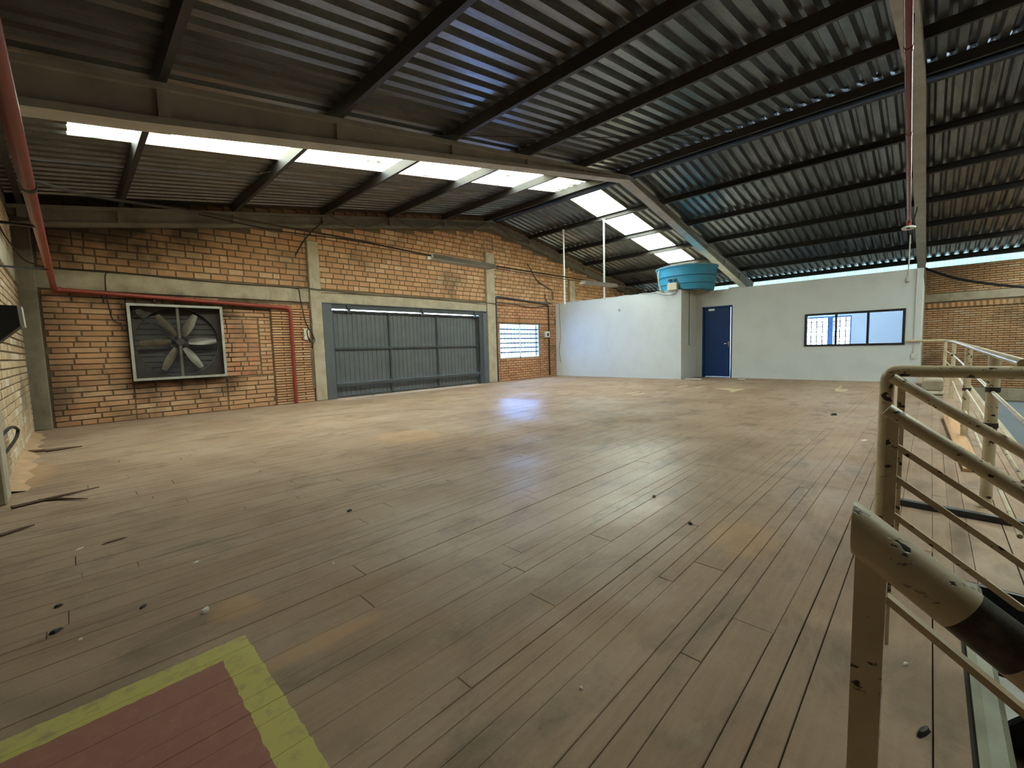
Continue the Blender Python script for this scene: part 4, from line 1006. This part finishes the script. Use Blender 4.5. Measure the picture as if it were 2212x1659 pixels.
# dark sheet metal hood on the left wall
hd = empty('metal_hood', 'dark sheet metal panel with pale edge jutting from the left wall', 'panel')
yv = 5.0
pa, pb, pc = onY(36, 660, yv), onY(44, 704, yv), onY(0, 735, yv)
m = MB(); m.prism([(LW, pa.z+.004), (pa.x, pa.z), (pb.x, pb.z), (LW, pc.z-.16)], 'y', yv, yv+.22); m.build('sheet', M['steel_dark'], hd)
m = MB(); m.prism([(pa.x, pa.z), (pa.x+.022, pa.z-.002), (pb.x+.022, pb.z-.004), (pb.x, pb.z)], 'y', yv-.004, yv+.2); m.build('edge_trim', M['pvc'], hd)
cable('cable_loop', [(LW+.03, 5.7, .50), (LW+.06, 6.2, .53), (LW+.08, 6.55, .47), (LW+.07, 6.5, .40), (LW+.05, 6.1, .36), (LW+.03, 5.7, .34)], .014, M['black'], 'dark cable loop sticking out from the left brick wall', 'cable')

# ---------------------------------------------------------------- railings and stairs
SLP_ = .72
def sl(x, y0, z0, t): return (x, y0-t, z0-SLP_*t)
rl = empty('stair_handrail', 'peeling cream handrail of the stair closest to the viewer, bare metal patch', 'handrail')
ya, za = .060, .918
m = MB(); n = 28; R1 = .027; V = []
for (t, mitre) in ((0, True), (.095, False)):
    for rr_ in ((R1-.004, R1) if mitre else (R1,)):
        for k in range(n):
            an = 2*math.pi*k/n; ux, un = rr_*math.cos(an), rr_*math.sin(an)
            hyp = math.hypot(1, SLP_); ny, nz = -SLP_/hyp, 1/hyp          # normal of the rail in the y-z plane
            if mitre: V.append((.66+ux, ya, za+un*hyp))                 # end sawn off plumb
            else: c0 = sl(.66, ya, za, t); V.append((c0[0]+ux, c0[1]+ny*un, c0[2]+nz*un))
m._add(V, [(n+k, n+(k+1) % n, 2*n+(k+1) % n, 2*n+k) for k in range(n)]+[(k, (k+1) % n, n+(k+1) % n, n+k) for k in range(n)]+[tuple(range(n))])
m.build('rail_tube', M['rail'], rl, smooth=True)
m = MB().tube([sl(.66, ya, za, t) for t in (.0949, .12, .139)], .0265, 28); m.build('bare_patch', M['rail_bare'], rl, smooth=True)
m = MB().tube([sl(.66, ya, za, t) for t in (.1389, 3.2)], .027, 28); m.build('rail_tube', M['rail'], rl, smooth=True)
m = MB(); m.box(.655, .027, -.03, .659, .057, .885); m.box(.659, .027, -.03, .685, .031, .875); m.build('angle_post', M['rail'], rl)
for zb in (.834, .60, .36): 
    m = MB(); m.beam(sl(.672, .028, zb, 0), sl(.672, .028, zb, 3.1), (1, 0, 0), .013, .008); m.build('flat_bar', M['rail'], rl)
m = MB(); m.box(.655, -1.63, -1.2, .685, -1.60, -.3); m.build('angle_post', M['rail'], rl)

r2 = empty('stair_handrail', 'cream stair handrail with flaked top on the far side of the steps', 'handrail')
m = MB().tube([sl(2.07, .107, .885, t) for t in (0, 3.2)], .0245, 24); m.build('rail_tube', M['rail'], r2, smooth=True)
m = MB(); m.box(2.055, .071, -.03, 2.06, .104, .87); m.box(2.06, .071, -.03, 2.095, .0755, .86); m.build('angle_post', M['rail'], r2)
for z in (.772, .655, .515, .38):
    m = MB(); m.beam(sl(2.075, .075, z-.02, 0), sl(2.075, .075, z-.02, 3.1), (1, 0, 0), .012, .020); m.build('flat_bar', M['rail'], r2)
m = MB(); m.box(2.055, -1.63, -1.2, 2.095, -1.60, -.3); m.build('angle_post', M['rail'], r2)

gr = empty('guard_rail', 'cream tube guard rail with rounded corner post and sloping handrail', 'railing')
gx, gyp, gzt = 2.95, .155, .975
c_ = arc((gx, gyp, 0), (gx, gyp, gzt), .055, (gx, -3, gzt), 6)
m = MB().tube([(gx, gyp, 0)]+c_[:1], .030, 20); m.build('corner_post', M['rail'], gr, smooth=True)
m = MB().tube(c_+[(gx, -2.6, gzt)], .029, 20); m.build('top_tube', M['rail'], gr, smooth=True)
m = MB().tube([sl(2.92, .135, .944, t) for t in (0, 3.2)], .0245, 20); m.build('sloping_tube', M['rail'], gr, smooth=True)
m = MB(); m.box(2.925, .082, 0, 2.93, .112, .925); m.build('angle_post', M['rail'], gr)
m = MB().tube([(gx, -2.6, 0), (gx, -2.6, gzt)], .029, 16); m.build('post', M['rail'], gr, smooth=True)
m = MB().tube([(gx, -.62, 0.), (gx-.02, -.34, .55), (2.93, -.33, .60)], .018, 10); m.build('brace', M['rail'], gr, smooth=True)

fr = empty('guard_rail', 'pale cream guard rail with four posts along the void before the right brick wall', 'railing')
PP = [(14.5, -.252), (11.2, -.305), (6.85, -.302), (4.18, -.302)]
def fy_(x): 
    return -.302 if x < 11.2 else -.302+(x-11.2)*.015
for (x, y_) in PP:
    m = MB().tube([(x, y_, 0), (x, y_, 1.01)], .031, 14); fpost = m.build('post', M['rail'], fr, smooth=True)
    if x < 14:
        for z in (.79, .555):
            m = MB(); m.tube([(x, y_, z-.016), (x, y_, z+.016)], .035, 12); m.build('clamp', M['fan_dark'], fpost)
m = MB().tube([(14.5, -.252, 1.035), (11.2, -.305, 1.035), (2.95, -.300, 1.015)], .021, 12); m.build('top_rail', M['rail'], fr, smooth=True)
m = MB().tube([(14.5, -.252, 1.035), (14.56, .46, 1.035)], .028, 12); m.build('wall_return', M['rail'], fr, smooth=True)
for z in (.79, .555, .32):
    m = MB().tube([(14.5, -.252, z), (11.2, -.305, z), (2.72, -.300, z-.02)], .010, 8); m.build('mid_rail', M['rail'], fr, smooth=True)
# steel stair going down to the right
st = empty('staircase', 'steel and timber stair going down between the cream handrails', 'stairs')
for i in range(1, 15):
    y_ = HY-.07-i*.28; z = -i*.20
    m = MB(); m.cbox(.72, y_, z-.04, 2.03, y_+.31, z, .006); m.build('tread', M['wood_old'], st)
for x in (.69, 2.04):
    m = MB(); m.beam((x, HY-.05, -.16), (x, HY-.05-4.2, -.16-3.0), (1, 0, 0), .03, .24); m.build('stringer', M['steel_dark'], st)
# low concrete plinth at the far end of the guard rail
m = MB(); m.cbox(11.6, -.215, 0, 14.4, .12, .05, .02); m.cbox(12.0, -.21, .04, 14.4, .10, .27, .03); tag(m.build('concrete_plinth', M['concrete'], None), 'low concrete plinth at the foot of the far guard rail posts', 'plinth')

# ---------------------------------------------------------------- loose things on the floor
def floorpt(px, py):
    d = ray(px, py); return EYEV+d*(-EYE/d.z)
lbd = MB(); a0, a1 = floorpt(2049, 905), floorpt(2103, 1021)
u = (a1-a0).normalized(); v = Vector((-u.y, u.x, 0)); wbd = .12
lbd._add([a0+v*wbd/2+Vector((0, 0, z)) for z in (.03, .055)]+[a0-v*wbd/2+Vector((0, 0, z)) for z in (.03, .055)]+[a1+v*wbd/2+Vector((0, 0, z)) for z in (.003, .028)]+[a1-v*wbd/2+Vector((0, 0, z)) for z in (.003, .028)],
         [(0, 2, 3, 1), (4, 5, 7, 6), (1, 3, 7, 5), (0, 4, 6, 2), (0, 1, 5, 4), (2, 6, 7, 3)])
tag(lbd.build('loose_board', M['wood_new'], None), 'fresh orange-brown wooden board lying on the floor behind the handrails', 'board')
m = MB(); m.beam((3.90, .13, .022), (3.86, -.62, .022), (1, 0, 0), .045, .035); tag(m.build('steel_bar', M['steel_dark'], None), 'dark flat bar lying across the floor behind the handrails', 'bar')
def chip(name, label, cat, px, py, l, wd, ang, mat, h=.006, group=None):
    p = floorpt(px, py); m = MB(); n = 7; ph = [random.uniform(.7, 1.15) for _ in range(n)]
    c, s_ = math.cos(ang), math.sin(ang)
    def pt(i, k, z):
        an = 2*math.pi*i/n; X, Y = l/2*k*ph[i]*math.cos(an), wd/2*k*ph[i]*math.sin(an); return (p.x+X*c-Y*s_, p.y+X*s_+Y*c, z)
    V = [pt(i, 1, .0006) for i in range(n)]+[pt(i, .65, h) for i in range(n)]+[(p.x, p.y, h*1.1)]
    m._add(V, [(i, (i+1) % n, n+(i+1) % n, n+i) for i in range(n)]+[(n+i, n+(i+1) % n, 2*n) for i in range(n)])
    return tag(m.build(name, mat, None), label, cat, group)
G1 = 'dark crumbs of dirt on the floor'
chip('dirt_crumb', 'largest dark dirt crumb on the floor left of the painted marking', 'dirt', 120, 1366, .055, .03, .4, M['black'], .012, G1)
chip('dirt_crumb', 'dark dirt crumb near the left edge above the painted marking', 'dirt', 126, 1310, .04, .022, .2, M['black'], .01, G1)
chip('dirt_crumb', 'dark dirt crumb above the corner of the painted marking', 'dirt', 309, 1312, .04, .022, .8, M['black'], .01, G1)
chip('dirt_crumb', 'dark crumb on the middle of the bare floor left of the shiny patch', 'dirt', 755, 1104, .05, .03, .3, M['black'], .012, G1)
chip('dirt_crumb', 'dark crumb at the shiny patch of planks', 'dirt', 1413, 1073, .05, .03, .1, M['wood_old'], .012, G1)
chip('dirt_crumb', 'dark crumb right of the shiny patch of planks', 'dirt', 1491, 1132, .05, .03, .5, M['black'], .012, G1)
chip('dirt_crumb', 'small dark piece on the floor before the office window wall', 'dirt', 1801, 897, .12, .07, -.6, M['black'], .03, G1)
chip('dirt_crumb', 'dark smear of dirt on the floor by the left wall', 'dirt', 250, 1168, .14, .03, .2, M['wood_old'], .008, G1)
chip('dirt_crumb', 'dark lump on the floor behind the closest handrail post', 'dirt', 1995, 1584, .075, .022, -.35, M['black'], .014, G1)
G2 = 'pale scraps on the floor'
chip('paper_scrap', 'tiny square white scrap left of the painted marking', 'scrap', 174, 1382, .016, .012, .3, M['paper'], .006, G2)
chip('paper_scrap', 'white sliver on the floor left, above two dirt crumbs', 'scrap', 172, 1186, .05, .012, .7, M['paper'], .005, G2)
chip('paper_scrap', 'white sliver on the floor midway to the fan', 'scrap', 424, 1215, .035, .012, .6, M['paper'], .005, G2)
chip('paper_scrap', 'triangular grey scrap just above the painted marking corner', 'scrap', 443, 1320, .06, .03, .9, M['fix'], .012, G2)
chip('paper_scrap', 'white speck on the planks in the middle foreground', 'scrap', 1255, 1487, .014, .01, 0, M['paper'], .006, G2)
chip('paper_scrap', 'white sliver on the left middle floor', 'scrap', 720, 1217, .025, .008, 1.2, M['paper'], .005, G2)
chip('paper_scrap', 'pale scrap on the floor left of the guard rail corner post', 'scrap', 1867, 952, .10, .04, -.5, M['paper'], .01, G2)
chip('paper_scrap', 'pale curl on the floor behind the closest handrail bar', 'scrap', 1956, 1435, .03, .012, -.4, M['paper'], .006, G2)
G3 = 'dark wooden splinters by the left wall'
def stick(label, a_, b_, r):
    p, q = floorpt(*a_), floorpt(*b_); p.z = q.z = r
    tag(MB().tube([p, p.lerp(q, .5)+Vector((.01, .015, 0)), q], [r, r*.8, r*.3], 5).build('wood_splinter', M['wood_old'], None), label, 'splinter', G3)
stick('longest dark splinter reaching out from the left wall', (25, 1100), (215, 1055), .014)
stick('shorter dark splinter lying under the longest one', (85, 1083), (190, 1080), .011)
stick('dark splinter in the dust at the far left corner', (62, 979), (120, 974), .02)
stick('dark splinter beside the corner dust, right one', (98, 977), (178, 967), .02)
stick('dark splinter at the left picture edge below the others', (0, 1160), (75, 1137), .012)
# heap of brick dust along the foot of the left wall
m = MB(); n = 24
for i in range(n):
    pass
V = []
for i in range(n+1):
    y_ = 5.7+4.2*i/n; hgt = .03+.03*math.sin(i*1.9)**2; wd = .10+.07*math.sin(i*.9+1)**2
    V += [(LW+.004, y_, hgt), (LW+wd*.5, y_, hgt*.55), (LW+wd, y_, .0008)]
m._add(V, [(3*i+j, 3*i+j+1, 3*i+4+j, 3*i+3+j) for i in range(n) for j in (0, 1)])
tag(m.build('brick_dust', M['sand'], None, smooth=True), 'orange brick dust heaped along the foot of the left wall', 'dust', kind='stuff')
# old paint marks on the far floor
def mark(label, pts):
    P = [floorpt(*q) for q in pts]; m = MB(); n = len(P)
    m._add([(p.x, p.y, .0026) for p in P]+[(p.x, p.y, .0006) for p in P], [tuple(range(n))]+[(i, (i+1) % n, n+(i+1) % n, n+i) for i in range(n)])
    tag(m.build('paint_mark', M['paint_mark'], None), label, 'marking', 'old yellow marks on the far floor')
mark('upper of two short parallel yellow strokes before the white wall', [(1352, 850.5), (1380, 846), (1384, 846.6), (1356, 851.5)])
mark('lower of two short parallel yellow strokes before the white wall', [(1362, 853.5), (1390, 849), (1394, 850), (1366, 854.5)])
mark('faint yellow stroke left of the blue door', [(1462, 836), (1484, 832), (1488, 832.8), (1466, 837)])
mark('faint yellow stroke straight before the blue door', [(1500, 838), (1520, 833.5), (1524, 834.3), (1504, 839)])
mark('broken yellow angle mark before the office window', [(1803, 841), (1816, 834.5), (1820, 836), (1812, 840), (1833, 841.5), (1826, 846.5), (1806, 846)])
mark('wide faded yellow patch before the office wall', [(1540, 840), (1575, 838.5), (1612, 841), (1595, 844), (1582, 848), (1574, 843.5)])
m = MB(); p = floorpt(1495, 819.5); m.cbox(p.x-.05, p.y-.30, .0, p.x+.05, p.y+.22, .03, .006); tag(m.build('white_slat', M['pvc'], None), 'white slat lying at the foot of the white corner left of the blue door', 'slat')
m = MB(); p = floorpt(1602, 819.8); m.cbox(p.x-.05, p.y-.1, .0, p.x+.05, p.y+.1, .02, .005); tag(m.build('white_slat', M['pvc'], None), 'short white slat on the floor right of the blue door', 'slat')
